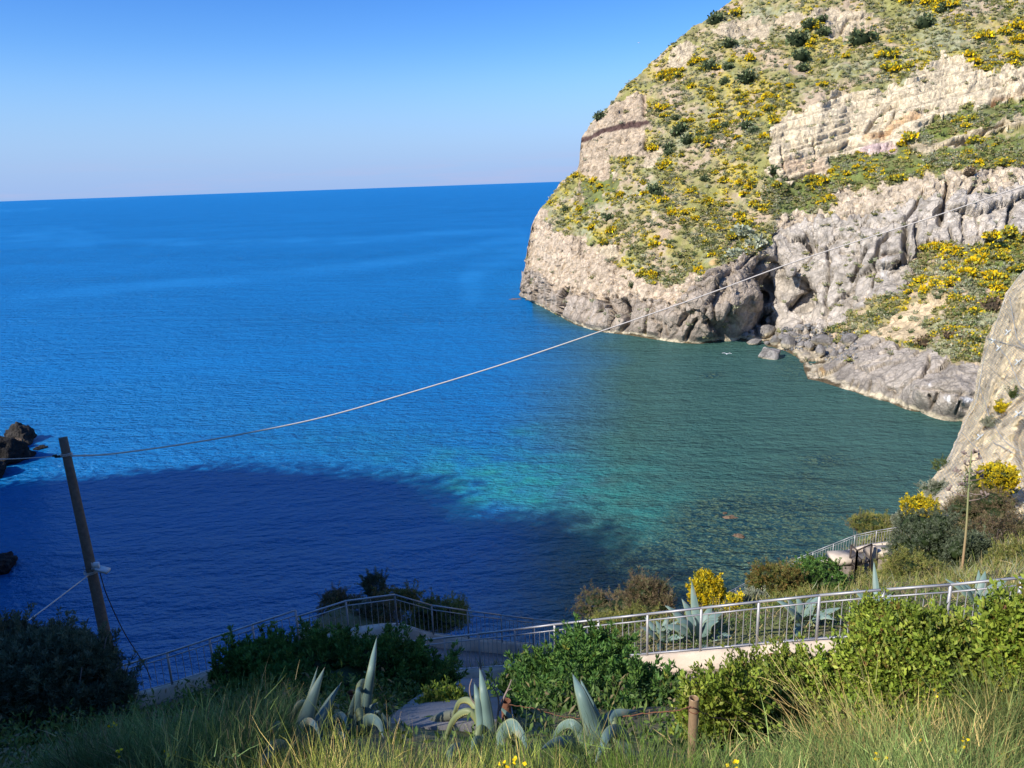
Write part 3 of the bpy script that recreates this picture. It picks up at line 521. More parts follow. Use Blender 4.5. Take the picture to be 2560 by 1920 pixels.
gp(P(1560, 1560, 20), P(1700, 1560, 18.5), P(1900, 1540, 18.5), P(1900, 1510, 22), P(1800, 1540, 24), P(2000, 1500, 28), P(2100, 1490, 34), P(2150, 1462, 43.5), P(2080, 1490, 42), P(2000, 1520, 40), P(2250, 1460, 40), P(2350, 1450, 36), P(2450, 1440, 33), P(2250, 1500, 20), P(2450, 1480, 20), P(2560, 1440, 30), P(2560, 1470, 19), P(2450, 1380, 44), P(2560, 1320, 46), P(2560, 1240, 50), P(2480, 1260, 51), P(2400, 1240, 55), P(2340, 1235, 58), P(2290, 1265, 58), P(2250, 1310, 55), P(2200, 1330, 54), P(2300, 1400, 45), P(2700, 1300, 46), P(2700, 1200, 50), P(2800, 1500, 20))
for p in railD: gp(p + [0, 0, -.45])
for p in pD_in: gp(p + [0, 0, -.4])
for p in offs(railD, 2.0)[:5]: gp(p + [0, 0, -3.0])
for p in offs(railD, 8): gp((p[0], p[1], -3))
for p in offs(railD, 1.5)[5:]: gp(p + [0, 0, -.6])
gp((2, 27, 18), (4, 33, 8), (8, 40, 1), (13, 44, -1), (6, 45, -3), (-3, 42, -4), (-12, 42, -4), (60, 60, 25), (70, 30, 45), (40, 10, 44), (45, 30, 36), (30, 20, 34), (55, 75, 6), (48, 80, -3), (35, 80, -4), (80, 70, 40), (20, 75, -5), (0, 60, -5), (-30, 50, -5), (38, 66, 4))
GP = np.array(GP); gfun = rbf(GP[:, :2], GP[:, 2], 0.05)
gx = np.concatenate([np.arange(-46, -14, 1.0), np.arange(-14, 34, .3), np.arange(34, 84, .8)]); gy = np.concatenate([np.arange(-9, 0, .6), np.arange(0, 26, .28), np.arange(26, 82, .55)])
GX, GY = np.meshgrid(gx, gy); q = np.stack([GX, GY], -1)
GZ = gfun(q); gq = np.stack([GX, GY, GZ], -1).reshape(-1, 3)
near_d = np.minimum.reduce([segdist(gq[:, 0], gq[:, 1], [tuple(p[:2]) for p in (0.5 * (np.array(a) + np.array(b)))]) for a, b in ((railA, pA_in), (railB, pB_in), (railC, pC_in), (railD, pD_in))])
gn = fbm(gq * .35, 4) * .55 + fbm(gq * 1.4, 3) * .14
gzf = gq[:, 2] + gn * sstep(1.2, 2.6, near_d) * np.where(gq[:, 1] < 7, .5, 1.0)
gq[:, 2] = gzf
def ground_z(x, y):
    x = np.asarray(x, float); y = np.asarray(y, float); g = gzf.reshape(GX.shape)
    i = np.clip(np.searchsorted(gx, x) - 1, 0, len(gx) - 2); j = np.clip(np.searchsorted(gy, y) - 1, 0, len(gy) - 2)
    u = np.clip((x - gx[i]) / (gx[i + 1] - gx[i]), 0, 1); v = np.clip((y - gy[j]) / (gy[j + 1] - gy[j]), 0, 1)
    return (g[j, i] * (1 - u) + g[j, i + 1] * u) * (1 - v) + (g[j + 1, i] * (1 - u) + g[j + 1, i + 1] * u) * v
gn1 = fbm(gq * .5, 4)[:, None]; gn2 = fbm(gq * 2.2, 3)[:, None]
slope = np.linalg.norm(np.stack(np.gradient(gq[:, 2].reshape(GX.shape), gy, gx), -1), axis=2).reshape(-1)
gc = np.array([.20, .16, .09]) + (np.array([.12, .13, .05]) - np.array([.20, .16, .09])) * sstep(-.2, .3, gn1) + gn2 * .04
gc = gc + (np.array([.33, .27, .20]) * (1 + gn2) - gc) * sstep(1.3, 2.2, slope + gn1[:, 0])[:, None]
NEAR = mesh_obj('hillside', gq, grid_faces(len(gy), len(gx)), M_SOIL, np.clip(gc, .02, .8), smooth=True); props(NEAR, kind='structure')

# ---- the high hill behind and left of the camera; its ridge throws the long shadow over cove and terrace
E_ = np.array([math.cos(SUN_AZ), -math.sin(SUN_AZ)]); Q_ = np.array([-math.sin(SUN_AZ), -math.cos(SUN_AZ)])   # across and towards the sun
tanE = math.tan(SUN_EL)
def sq(x, y): return x * E_[0] + y * E_[1], x * Q_[0] + y * Q_[1]
q0 = 62.0
ridge_pts = []      # (s, height of the ridge at q0) from the places where the shadow's edge falls in the photograph
for (px_, py_, z_) in ((-250, 1215, 0), (0, 1205, 0), (180, 1195, 0), (330, 1180, 0), (520, 1160, 0), (760, 1165, 0), (1000, 1180, 0), (1100, 1195, 0), (1165, 1240, 0), (1200, 1288, 0), (1290, 1278, 0), (1380, 1275, 0), (1450, 1290, 0), (1500, 1310, 0), (1560, 1345, 0), (1600, 1400, 0), (1700, 1430, 0)):
    w_ = W(px_, py_, z_); s_, q_ = sq(w_[0], w_[1]); ridge_pts.append((s_, (q0 - q_) * tanE))
near_sh = [P(1455, 1560, 17.2), P(1500, 1640, 11.3), P(1380, 1740, 5.2), P(900, 1850, 4.0)]
for w_ in near_sh:
    s_, q_ = sq(w_[0], w_[1]); ridge_pts.append((s_, w_[2] + (q0 - q_) * tanE))
RPTS = sorted(ridge_pts)
RPTS = [(-330, -6), (-270, 4), (-225, 14)] + [r for r in RPTS if r[0] > -215] + [(8, RPTS[-1][1] - 1), (40, RPTS[-1][1] - 3), (90, RPTS[-1][1] - 8), (160, 50)]
ss = np.arange(-330, 161, 1.5); rz = np.interp(ss, [r[0] for r in RPTS], [r[1] for r in RPTS]); rz = rz - 2.4 * sstep(-25, -45, ss) - 1.0 + fbm(np.column_stack([ss * .14, ss * 0, ss * 0]), 4) * 2.2 * sstep(-20, -45, ss)
qq = np.concatenate([np.arange(8, 62, 3.0), [62], np.arange(66, 230, 8.0)])
SS, QQ = np.meshgrid(ss, qq); RZ = np.interp(SS, ss, rz)
hx = SS * E_[0] + QQ * Q_[0]; hy = SS * E_[1] + QQ * Q_[1]
foot = np.where(SS < -25, -6.0, np.interp(SS, [-25, -8, 0, 160], [20, 34, 37, 40])); t_ = (QQ - 8) / (q0 - 8)
prof = np.where(QQ <= q0, foot + (RZ - foot) * np.clip(t_, 0, 1) ** 1.35, RZ - (QQ - q0) * .35)
hz_ = prof + fbm(np.stack([hx, hy, 0 * hx], -1).reshape(-1, 3) * .06, 4).reshape(hx.shape) * 3.0 * np.clip(np.minimum(np.abs(QQ - q0) / 12, (QQ - 8) / 20), 0, 1) - np.where(QQ < 20, 3, 0)
hv = np.stack([hx, hy, hz_], -1).reshape(-1, 3)
hcb = fbm(hv * .1, 4)[:, None]; hcol = np.array([.17, .15, .07]) + (np.array([.36, .30, .22]) - np.array([.17, .15, .07])) * sstep(-.05, .3, hcb)
props(mesh_obj('hill', hv, grid_faces(len(qq), len(ss)), M_SOIL, hcol, smooth=True), kind='structure')
rsr = np.random.default_rng(44); n = 11000; s_ = rsr.uniform(-215, -30, n); cl_ = fbm(np.column_stack([s_ * .35, s_ * 0, s_ * 0]), 3); hgt = np.abs(rsr.normal(size=n)) * (1.2 + 2.0 * cl_.clip(-.25, .6)) ; q_ = q0 + rsr.normal(size=n) * 3  # unseen leaf clumps added along the crest to soften the hill's shadow edge
rp = np.stack([s_ * E_[0] + q_ * Q_[0], s_ * E_[1] + q_ * Q_[1], np.interp(s_, ss, rz) - 1.2 + hgt], 1); rp = rp[rp[:, 2] > 3]; lv_ = []
u = rsr.normal(size=rp.shape); u /= np.linalg.norm(u, axis=1)[:, None]; t2 = np.cross(u, rsr.normal(size=rp.shape)); t2 /= np.linalg.norm(t2, axis=1)[:, None]; sz = rsr.uniform(.25, .75, (len(rp), 1))
V_ = np.stack([rp - u * sz, rp + t2 * sz * .6, rp + u * sz, rp - t2 * sz * .6], 1).reshape(-1, 3); i_ = np.arange(len(rp))[:, None] * 4
props(mesh_obj('shadow_fringe', V_, np.concatenate([i_ + [0, 1, 2], i_ + [0, 2, 3]]), M_LEAF, np.full((len(V_), 3), (.09, .12, .04))), 'unseen leaf fringe added along the hill crest to soften its shadow edge', 'shadow fringe', kind='stuff')

# ---------------------------------------------------------------- cliff under the netting, right
el = np.array([(2640, 560), (2600, 620), (2560, 676), (2513, 734), (2491, 799), (2466, 842), (2455, 893), (2444, 929), (2433, 1001), (2412, 1037), (2399, 1074), (2386, 1110), (2365, 1153), (2332, 1193), (2303, 1240), (2275, 1275), (2250, 1310)])
py_c = np.arange(560, 1312, 2.2); xl = np.interp(py_c, el[:, 1], el[:, 0]) + fbm(np.column_stack([py_c * .05, py_c * 0, py_c * 0]), 3) * 6
cp = [(x, y, 62 + (y < 900) * 2 - max(0, y - 1050) * .03) for x, y in el] + [(2560, 760, 59), (2560, 850, 57), (2500, 900, 60), (2560, 950, 55.5), (2480, 1000, 58), (2560, 1050, 53.5), (2450, 1080, 58), (2500, 1120, 54), (2560, 1160, 51.5), (2420, 1160, 56), (2380, 1220, 56), (2450, 1220, 53), (2560, 1240, 50), (2500, 1300, 48), (2400, 1300, 51), (2700, 1200, 47), (2700, 900, 52), (2700, 700, 56), (2900, 1000, 44), (2900, 700, 50), (2900, 1300, 40)]
cp = np.array(cp); cf = rbf(cp[:, :2], cp[:, 2], .3)
us = np.concatenate([np.linspace(0, 330, 160), np.linspace(334, 640, 40)])
CXp = xl[:, None] + us[None]; CYp = np.broadcast_to(py_c[:, None], CXp.shape)
cd_ = cf(np.stack([CXp, CYp], -1)) - 2.2 * sstep(0, 60, us)[None] + 1.0
cw = P(CXp, CYp, cd_).reshape(-1, 3); cx = CXp.ravel(); cy = CYp.ravel()
c1 = fbm(cw * .28, 4); c2 = ridged(cw * .7, 4); w1_, w2_, _i = worley(cw * .45, 5)
cdsp = c1 * 1.0 + (c2 - .5) * .32 + (sstep(0, .15, w2_ - w1_) - 1) * .28 - np.clip(fbm(cw * 1.6, 3) - .15, 0, 1) * .6
for l, w, a in (([(2410, 1150), (2440, 1090), (2500, 1050), (2560, 1000)], 7, .9), ([(2560, 1060), (2545, 1100), (2556, 1150), (2575, 1230)], 9, 1.6), ([(2470, 920), (2520, 960), (2570, 990)], 3, .4), ([(2440, 1090), (2470, 1160)], 3, .3)):
    cdsp = cdsp - a * np.exp(-(segdist(cx, cy, l) / w) ** 2)
dirn = CAM - cw; dirn /= np.linalg.norm(dirn, axis=1)[:, None]; damp = np.clip(us / 14, .15, 1)[None].repeat(len(py_c), 0).ravel()
cwd = cw + dirn * (cdsp * damp)[:, None]
cb = fbm(cw * .22, 4)[:, None]; cs_ = fbm(cw * 1.3, 4)[:, None]
ccol = np.array([.76, .61, .38]) * (1 + cs_ * .4) + cb * np.array([.04, .01, -.04])
ccol = ccol + (np.array([.56, .46, .32]) * (1 + cs_ * .4) - ccol) * (sstep(2440, 2400, cx)[:, None] * .35 * sstep(1000, 1100, cy)[:, None] + sstep(.08, .3, cb) * .45)
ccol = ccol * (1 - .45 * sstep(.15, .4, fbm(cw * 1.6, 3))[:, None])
cg_ = cwd.reshape(len(py_c), len(us), 3); bk = []
for k in (1.5, 5, 14): # the far side of the spur
    b_ = cg_[:, 0].copy(); b_[:, :2] += b_[:, :2] / np.linalg.norm(b_[:, :2], axis=1)[:, None] * k + np.array([k * .25, 0]); b_[:, 2] -= .15 * k; bk.append(b_)
cg2 = np.concatenate([np.stack(bk[::-1], 1), cg_], 1); cc2 = ccol.reshape(len(py_c), len(us), 3); cc2 = np.concatenate([np.repeat(cc2[:, :1], 3, 1), cc2], 1)
CLIFFO = mesh_obj('cliff', cg2.reshape(-1, 3), grid_faces(*cg2.shape[:2]), M_NEARROCK, np.clip(cc2.reshape(-1, 3), .03, .8)); props(CLIFFO, kind='structure')
def on_cliff(px, py):
    j = np.clip(np.searchsorted(py_c, py), 0, len(py_c) - 1); i = np.clip(np.searchsorted(us, np.asarray(px) - xl[j]), 0, len(us) - 1)
    return cg_[j, i]

# ---------------------------------------------------------------- rocks
def rock_mesh(name, seed, sub=3, flat=.75, col=(.27, .25, .235), sharp=1.0, mat=M_ROCK, salt=False, rough=.12):
    bm = bmesh.new(); bmesh.ops.create_icosphere(bm, subdivisions=sub, radius=1); v = np.array([x.co[:] for x in bm.verts]); f = np.array([[x.index for x in y.verts] for y in bm.faces]); bm.free()
    r = np.random.default_rng(seed)
    for _ in range(9):                                    # plane cuts give broken faces
        n_ = r.normal(size=3); n_ /= np.linalg.norm(n_); d_ = r.uniform(.55, .85); k = v @ n_ - d_; v = v - np.maximum(k, 0)[:, None] * n_ * .92 * sharp
    v = v * (1 + rough * (fbm(v * 1.5 + seed * 3.1, 5)[:, None] + .6 * (ridged(v * 2.3 + seed, 4)[:, None] - .5))) * [1, 1, flat]
    c = np.array(col) * (1 + .35 * fbm(v * 2.5 + seed, 4)[:, None]); 
    if salt: c = c + (np.array([.50, .43, .30]) - c) * (sstep(-.12, -.25, v[:, 2]) * .8)[:, None]
    return mk_mesh(name, v, f, mat, np.clip(c, .01, .8))
RK = [rock_mesh('boulder', 11 + i, 3, .78, salt=True) for i in range(5)]
bl = [(560, 540, 90, 80, 'small grey boulder leftmost of the pile below the dark sea cave'), (640, 512, 80, 50, 'small rounded boulder resting on another near the cave mouth'), (650, 555, 90, 60, 'small boulder at the water under the rounded one near the cave'),
      (730, 465, 110, 95, 'rounded brownish boulder above the long leaning slab'), (825, 510, 270, 150, 'long grey slab leaning left across the boulder pile'), (690, 622, 210, 70, 'flat wedge boulder at the waterline under the leaning slab'), (870, 645, 90, 50, 'small pale boulder at the waterline right of the flat wedge'),
      (975, 612, 140, 130, 'rounded grey boulder at the waterline behind the lone islet rock'), (1130, 572, 210, 90, 'broad grey boulder behind the two waterline boulders'), (1160, 650, 190, 150, 'blocky grey boulder with dark right side at the waterline'), (1320, 682, 110, 80, 'small angular boulder at the waterline left of the big flat one'),
      (1445, 700, 155, 110, 'pointed grey boulder at the waterline below the big overhanging slab'), (1670, 628, 340, 150, 'largest grey slab with dark shadowed underside in the boulder pile'), (1602, 765, 130, 170, 'upright boulder standing in front of the largest slab'), (1785, 800, 95, 110, 'small grey boulder right of the upright one by the rock shelf'), (1870, 742, 100, 85, 'round boulder between the largest slab and the rock shelf'),
      (2000, 605, 210, 150, 'square grey boulder with flat face at the right end of the pile'), (1250, 560, 110, 85, 'small boulder in the middle of the pile under the cliff'), (1200, 512, 85, 60, 'small brown boulder at the top of the pile'), (1310, 462, 120, 60, 'flat boulder topmost of the pile against the cliff foot'), (1400, 585, 110, 70, 'small angular boulder above the pointed waterline one'), (940, 500, 70, 90, 'upright narrow boulder between slab and cliff'), (1895, 575, 80, 85, 'small leaning boulder left of the square grey one'), (1410, 700, 60, 40, 'tiny boulder tucked beside the pointed one')]
for i, (zx, zy, w_, h_, lab) in enumerate(bl):
    x_ = 1760 + zx / 5.53; y_ = 740 + zy / 5.53; yb_ = y_ + h_ / 11; 
    hp_, rm_, _ = on_head(x_, min(yb_, np.interp(x_, bot[:, 0], bot[:, 1]) - 1)); wp_ = W(x_, yb_ + 1, 0)
    base = wp_ if yb_ > np.interp(x_, bot[:, 0], bot[:, 1]) - 6 else hp_
    d_ = pix(base)[2]; o = link('boulder', RK[i % 5], None, base); sx_ = w_ / 5.53 * d_ / F / 2; sz_ = h_ / 5.53 * d_ / F / 2 * 1.15
    o.scale = (sx_ * 1.15, sx_ * 1.05, sz_ * 1.5); o.location.z = max(base[2] + sz_ * .8, sz_ * .5); o.rotation_euler = (0, -.45 if 'slab leaning' in lab else rng.uniform(-.15, .15), rng.uniform(-.5, .5)); props(o, lab, 'boulder', 'boulders piled under the headland cliff')
isl = rock_mesh('islet_rock', 77, 4, .8, (.36, .33, .31), 1.1, salt=True); d_ = W(1930, 897); o = link('islet_rock', isl, None, d_ + [0, 1.2, .55]); o.scale = (3.5, 2.5, 3.1); o.rotation_euler = (0, .16, .3)
props(o, 'large pale pointed rock standing alone in the green water by the boulders', 'rock')
# rubble: too small to tell apart
rb = [];
for k in range(420):
    x_ = rng.uniform(1955, 2140); y_ = rng.uniform(822, 905) if x_ > 2060 else rng.uniform(820, 876)
    if y_ > np.interp(x_, bot[:, 0], bot[:, 1]): continue
    h3, _, ok_ = on_head(x_, y_); s_ = rng.uniform(.2, .6); v = rng.normal(size=(8, 3)); v /= np.linalg.norm(v, axis=1)[:, None]
    b_, f_ = box((-1, 0, 0), (1, 0, 0), rng.uniform(1, 2), rng.uniform(1, 1.8)); a_ = rng.uniform(0, 6); R_ = np.array([[math.cos(a_), -math.sin(a_), 0], [math.sin(a_), math.cos(a_), 0], [0, 0, 1]])
    rb.append(((b_ + v * .25) @ R_.T * s_ * .5 + h3 + [0, -.3, s_ * .1], f_))
v, f = cat_geo(rb); props(mesh_obj('rubble', v, f, M_ROCK, np.full((len(v), 3), .25) * rng.uniform(.7, 1.25, (len(v), 1))), 'small broken grey stones filling gaps between the boulders', 'rubble', kind='stuff')
BR = (.035, .033, .033)
for seed, (px_, py_), sc_, lab, c_ in ((21, (52, 1106), (2.6, 2.4, 2.9), 'knobbly dark rock stack standing in the sea at the left edge', (.05, .046, .044)), (22, (-25, 1150), (6.2, 4.2, 4.8), 'big black rock mass in shade at the left edge of the sea', BR), (23, (100, 1122), (1.1, .9, .5), 'tiny black rock just right of the rock mass', BR), (24, (-6, 1425), (2.2, 2, 2.2), 'black rock alone in the shaded water low on the left edge', BR), (25, (45, 1120), (2.0, 1.6, 1.5), 'small brown ledge rock at the foot of the dark stack', (.16, .12, .09)), (26, (-30, 1190), (3.4, 3, 3), 'lower black rock below the rock mass at the left edge', BR)):
    me = rock_mesh('sea_rock', seed, 5, 1.0, c_, 1.0, rough=.38); p_ = W(px_, py_); o = link('sea_rock', me, None, p_ + [0, 0, sc_[2] * .12]); o.scale = sc_; o.rotation_euler = (0, 0, seed); props(o, lab, 'rock', 'dark rocks in the sea at the left')
for seed, (px_, py_), sc_, lab in ((31, (1826, 1292), (1.3, .6, .42), 'brown reef rock breaking the surface, the farther of two'), (32, (1848, 1341), (.85, .6, .4), 'brown reef rock breaking the surface, the nearer of two'), (33, (1812, 1284), (.4, .3, .35), 'small brown rock tip beside the farther reef rock'), (34, (1290, 748), (2.6, 1.0, .5), 'low brown reef rock off the tip of the headland'), (35, (1318, 735), (2.4, 1.6, 1.6), 'low pale rock ledge at the tip of the headland')):
    me = rock_mesh('reef_rock', seed, 4, 1.0, (.22, .15, .10), 1.0, rough=.5); p_ = W(px_, py_); o = link('reef_rock', me, None, p_ + [0, 0, -.12]); o.scale = (sc_[0], sc_[1], sc_[2] * .8); props(o, lab, 'rock')

# ---------------------------------------------------------------- paths, parapets, paving
def strip(name, a, b, ztop, thick, mat, parent=None, kind='structure', label=None, cat=None):
    a = np.array(a); b = np.array(b); n_ = len(a); v = []
    for p_, q_ in zip(a, b): v += [p_ + [0, 0, ztop], q_ + [0, 0, ztop], q_ + [0, 0, ztop - thick], p_ + [0, 0, ztop - thick]]
    f = [[4 * i + j, 4 * i + (j + 1) % 4, 4 * i + 4 + (j + 1) % 4, 4 * i + 4 + j] for i in range(n_ - 1) for j in range(4)] + [[3, 2, 1, 0], [4 * n_ - 4, 4 * n_ - 3, 4 * n_ - 2, 4 * n_ - 1]]
    o = mesh_obj(name, v, f, mat); props(o, label, cat, kind=kind); return o
def dense(l, n=4): return catmull(l, n)
strip('path', dense(offs(railA, .14)), dense(pA_in), -.36, .3, M_WALL)
strip('path', dense(offs(railC, -.14)), dense(pC_in), -.36, .3, M_PAVE)
strip('path', dense(offs(railB, -.16)), dense(pB_in), -.36, .3, M_PAVE)
strip('path', dense(offs(railD, -.2)), dense(pD_in), -.36, .3, M_PAVE)
def wall(line, thick, h, lab, cat='wall'):
    o = strip('parapet', dense(offs(line, -thick / 2)), dense(offs(line, thick / 2)), 0, h, M_WALL, kind=None, label=lab, cat=cat); return o
wall(railA, .26, .75, 'low cream plastered parapet wall under the nearest railing')
wall(railB, .34, .9, 'shaded pale parapet wall under the middle railing of the lookout')
wall(railC, .30, .8, 'shaded low parapet wall under the railing at the lower left')
wall(railD, .34, .9, 'sunlit cream parapet wall under the far curved railing by the gate')
# paving slabs of the upper path, laid one by one
pav = link('paved_path', None); pav.empty_display_size = .2; props(pav, kind='structure')
am = dense(offs(railA, .16), 6); bm_ = dense(pA_in, 6); L = np.concatenate([[0], np.cumsum(np.linalg.norm(np.diff(am, axis=0), axis=1))]); sl_pos = np.arange(.3, L[-1] - .3, .46)
for j, s_ in enumerate(sl_pos):
    for k in range(4):
        u0, u1 = (k + .012) / 4, (k + .988) / 4; q = []
        for s2, uu in ((s_, u0), (s_ + .448, u0), (s_ + .448, u1), (s_, u1)):
            a_ = np.array([np.interp(s2, L, am[:, i]) for i in range(3)]); b_ = np.array([np.interp(s2, L, bm_[:, i]) for i in range(3)]); q.append(a_ + (b_ - a_) * (uu * .86 + .13))
        q = np.array(q); z_ = -.345 + rng.uniform(-.004, .006); v = np.concatenate([q + [0, 0, z_], q + [0, 0, z_ - .04]])
        mesh_obj('paving_slab', v, [(0, 1, 2, 3), (0, 4, 5, 1), (1, 5, 6, 2), (2, 6, 7, 3), (3, 7, 4, 0)], M_PAVE, parent=pav)
# stairs between the upper path and the lookout
stc = P(1150, 1640, 20.5)
for k in range(7):
    a_ = P(1060, 1665, 20.6) + [k * .42, -.05 * k, -.45 - .17 * k]; v, f = box(a_ + [0, -.9, 0], a_ + [0, 1.3, 0], .42, .16)
    mesh_obj('stair_step', v, f, M_PAVE, parent=pav)
# ---------------------------------------------------------------- railings
def make_rail(line, lab, span, nb, h=1.0, thin=.013, gap_post=True):
    line = np.array(line); Ls = np.concatenate([[0], np.cumsum(np.linalg.norm(np.diff(line[:, :2], axis=0), axis=1))]); at_ = lambda s: np.array([np.interp(s, Ls, line[:, i]) for i in range(3)])
    root = empty('railing', line[0], lab, 'railing'); o0 = np.array(root.location)
    nP = max(1, int(round(Ls[-1] / span))); sp = Ls[-1] / nP; pts = [at_(i * sp) for i in range(nP + 1)]
    for nm, z_, w_, hh in (('top_rail', h, .045, .035), ('middle_rail', h - .15, .03, .02), ('bottom_rail', .05, .035, .02)):
        ps = [p + [0, 0, z_] for p in pts]; v, f = cat_geo([box(a + (a - b) * .002, b, w_, hh) for a, b in zip(ps[:-1], ps[1:])]); link(nm, mk_mesh(nm, v - o0, f, M_GALV), root)
    v, f = box((0, 0, -.05), (0, 0, h - .016), .045, .045, (0, 1, 0)); mp = mk_mesh('post', v, f, M_GALV)
    v, f = tube([(0, 0, .04), (0, 0, h - .15)], thin / 2 + .0015, 6, False); mb = mk_mesh('baluster', v, f, M_GALV)
    v, f = tube([(0, 0, .04), (0, 0, h - .01)], thin / 2 + .003, 6, False); mt = mk_mesh('tall_baluster', v, f, M_GALV)
    for i, p in enumerate(pts): link('post', mp, root, p - o0)
    for i in range(nP):
        for j in range(1, nb):
            p = pts[i] + (pts[i + 1] - pts[i]) * j / nb; tall = (j == nb // 2); link('tall_baluster' if tall else 'baluster', mt if tall else mb, root, p - o0)
    return root
make_rail(railA, 'nearest grey metal railing along the sunlit upper path', 1.1, 8)
make_rail(railB[:3], 'shaded grey railing climbing to the corner of the lookout', 1.2, 8)
make_rail(railB[2:], 'shaded grey railing running right from the lookout corner', 1.2, 8)
make_rail(railC, 'shaded blue grey railing along the path at lower left', 1.3, 6)
make_rail(railD, 'far curved grey railing on the parapet above the green water', 1.3, 8, thin=.022)
# ---------------------------------------------------------------- foliage generators
def leaves(c, up, L, w, rs, fold=.25, bend=0.0):
    """one folded rhombic leaf per row of c, pointing along up; returns v, tri faces"""
    n = len(c); up = up / (np.linalg.norm(up, axis=1)[:, None] + 1e-9); r = rs.normal(size=(n, 3)); s = np.cross(up, r); s /= np.linalg.norm(s, axis=1)[:, None] + 1e-9; t = np.cross(s, up)
    L = np.broadcast_to(L, (n,))[:, None]; w = np.broadcast_to(w, (n,))[:, None]
    v = np.stack([c, c + up * L * .55 + s * w * .5 + t * w * fold, c + up * L - t * L * bend, c + up * L * .55 - s * w * .5 + t * w * fold], 1).reshape(-1, 3)
    i = np.arange(n)[:, None] * 4
    return v, np.concatenate([i + [0, 1, 2], i + [0, 2, 3]])
def palette(n, cols, wts, rs, var=.18):
    cols = np.array(cols, float); k = rs.choice(len(cols), n, p=np.array(wts) / np.sum(wts)); return cols[k] * (1 + rs.normal(size=(n, 1)) * var)
def lobes_surface(lobes, n, rs, inner=.25):
    """points on the outside of a union of ellipsoids, with outward normals"""
    lob = np.array(lobes, float); area = (lob[:, 3] * lob[:, 4] + lob[:, 4] * lob[:, 5] + lob[:, 3] * lob[:, 5]); P_ = []; N_ = []; got = 0
    while got < n:
        m = int(n * 1.6) + 50; k = rs.choice(len(lob), m, p=area / area.sum()); u = rs.normal(size=(m, 3)); u /= np.linalg.norm(u, axis=1)[:, None]
        rad = 1 + .42 * fbm(lob[k, :3] + u * lob[k, 3:6] * 1.0 + 31.7, 1) + .34 * fbm((lob[k, :3] + u * lob[k, 3:6]) * 3.3, 2) - np.abs(rs.normal(size=m)) * .08; sh = rs.random(m) < .10; rad[sh] += rs.uniform(.02, .30, sh.sum()); ii = rs.random(m) < inner; rad[ii] -= rs.uniform(.1, .4, ii.sum())
        p = lob[k, :3] + u * lob[k, 3:6] * rad[:, None]; dd = np.min([np.linalg.norm((p - l[:3]) / l[3:6], axis=1) + 10 * (k == j) for j, l in enumerate(lob)], axis=0) if len(lob) > 1 else np.full(m, 9.)
        keep = dd > .88; nn = u / lob[k, 3:6]; nn /= np.linalg.norm(nn, axis=1)[:, None]; P_.append(p[keep]); N_.append(nn[keep]); got += keep.sum()
        if keep.sum() == 0: break
    return np.concatenate(P_)[:n], np.concatenate(N_)[:n]
def bush_lobes(c, rx, ry, rz, k, rs, lump=.42):
    """a main body with k smaller billows on it"""
    L = [(c[0], c[1], c[2], rx * .8, ry * .8, rz * .8)]
    for _ in range(k):
        a = rs.uniform(0, 2 * math.pi); e = rs.uniform(-.25, 1.3); u = np.array([math.cos(a) * math.cos(e), math.sin(a) * math.cos(e), math.sin(e)]); s = rs.uniform(.6, 1.1) * lump
        L.append((c[0] + u[0] * rx * .68, c[1] + u[1] * ry * .68, c[2] + u[2] * rz * .68, rx * s, ry * s, rz * s * .95))
    return L
def core(lobes, rs, k=.72):
    parts = []
    for l in lobes:
        bm = bmesh.new(); bmesh.ops.create_icosphere(bm, subdivisions=2, radius=1); v = np.array([x.co[:] for x in bm.verts]); f = np.array([[x.index for x in y.verts] for y in bm.faces]); bm.free()
        v = v * (1 + .12 * rs.normal(size=(len(v), 1))); parts.append((v * np.array(l[3:6]) * k + np.array(l[:3]), f))
    return cat_geo(parts)
KINDS = { # name: per-cluster leaves, leaf length, width, spread, colours, weights, flower colour + share
 'pitto': dict(k=11, L=.085, w=.026, out=1.0, cols=[(.05, .125, .025), (.085, .19, .04), (.17, .29, .06), (.28, .24, .04)], w_=[4, 4, 2.4, .2]),
 'lentisk': dict(k=6, L=.052, w=.027, out=.9, cols=[(.11, .17, .022), (.22, .30, .035), (.36, .42, .06), (.18, .08, .03), (.45, .46, .12)], w_=[4, 4.5, 2, .7, .35]),
 'olive': dict(k=8, L=.075, w=.016, out=.9, cols=[(.09, .125, .07), (.15, .18, .11), (.22, .25, .17), (.06, .08, .04)], w_=[4, 4, 1.5, 3]),
 'broom': dict(k=6, L=.07, w=.02, out=.9, cols=[(.07, .12, .03), (.15, .19, .06), (.20, .18, .08)], w_=[4, 3, 1]),
 'gold': dict(k=9, L=.06, w=.04, out=.6, cols=[(.88, .66, .012), (.80, .56, .01), (.14, .18, .035), (.36, .34, .04)], w_=[3.4, 2.4, 3.2, 2]),
 'heath': dict(k=7, L=.07, w=.012, out=1.0, cols=[(.16, .12, .07), (.22, .15, .09), (.12, .14, .05), (.26, .2, .12)], w_=[3, 3, 3, 1]),
 'rust': dict(k=8, L=.09, w=.018, out=1.0, cols=[(.30, .18, .05), (.20, .17, .05), (.10, .15, .03), (.38, .25, .09)], w_=[2, 3, 4, 1.2]),
 'grey': dict(k=8, L=.05, w=.02, out=.8, cols=[(.26, .29, .20), (.33, .35, .26), (.18, .21, .13), (.30, .27, .2)], w_=[3, 3, 2, 1]),
 'yg': dict(k=9, L=.09, w=.014, out=1.0, cols=[(.20, .22, .05), (.30, .28, .07), (.13, .17, .04), (.36, .29, .12)], w_=[4, 3, 3, 1.5]),
}
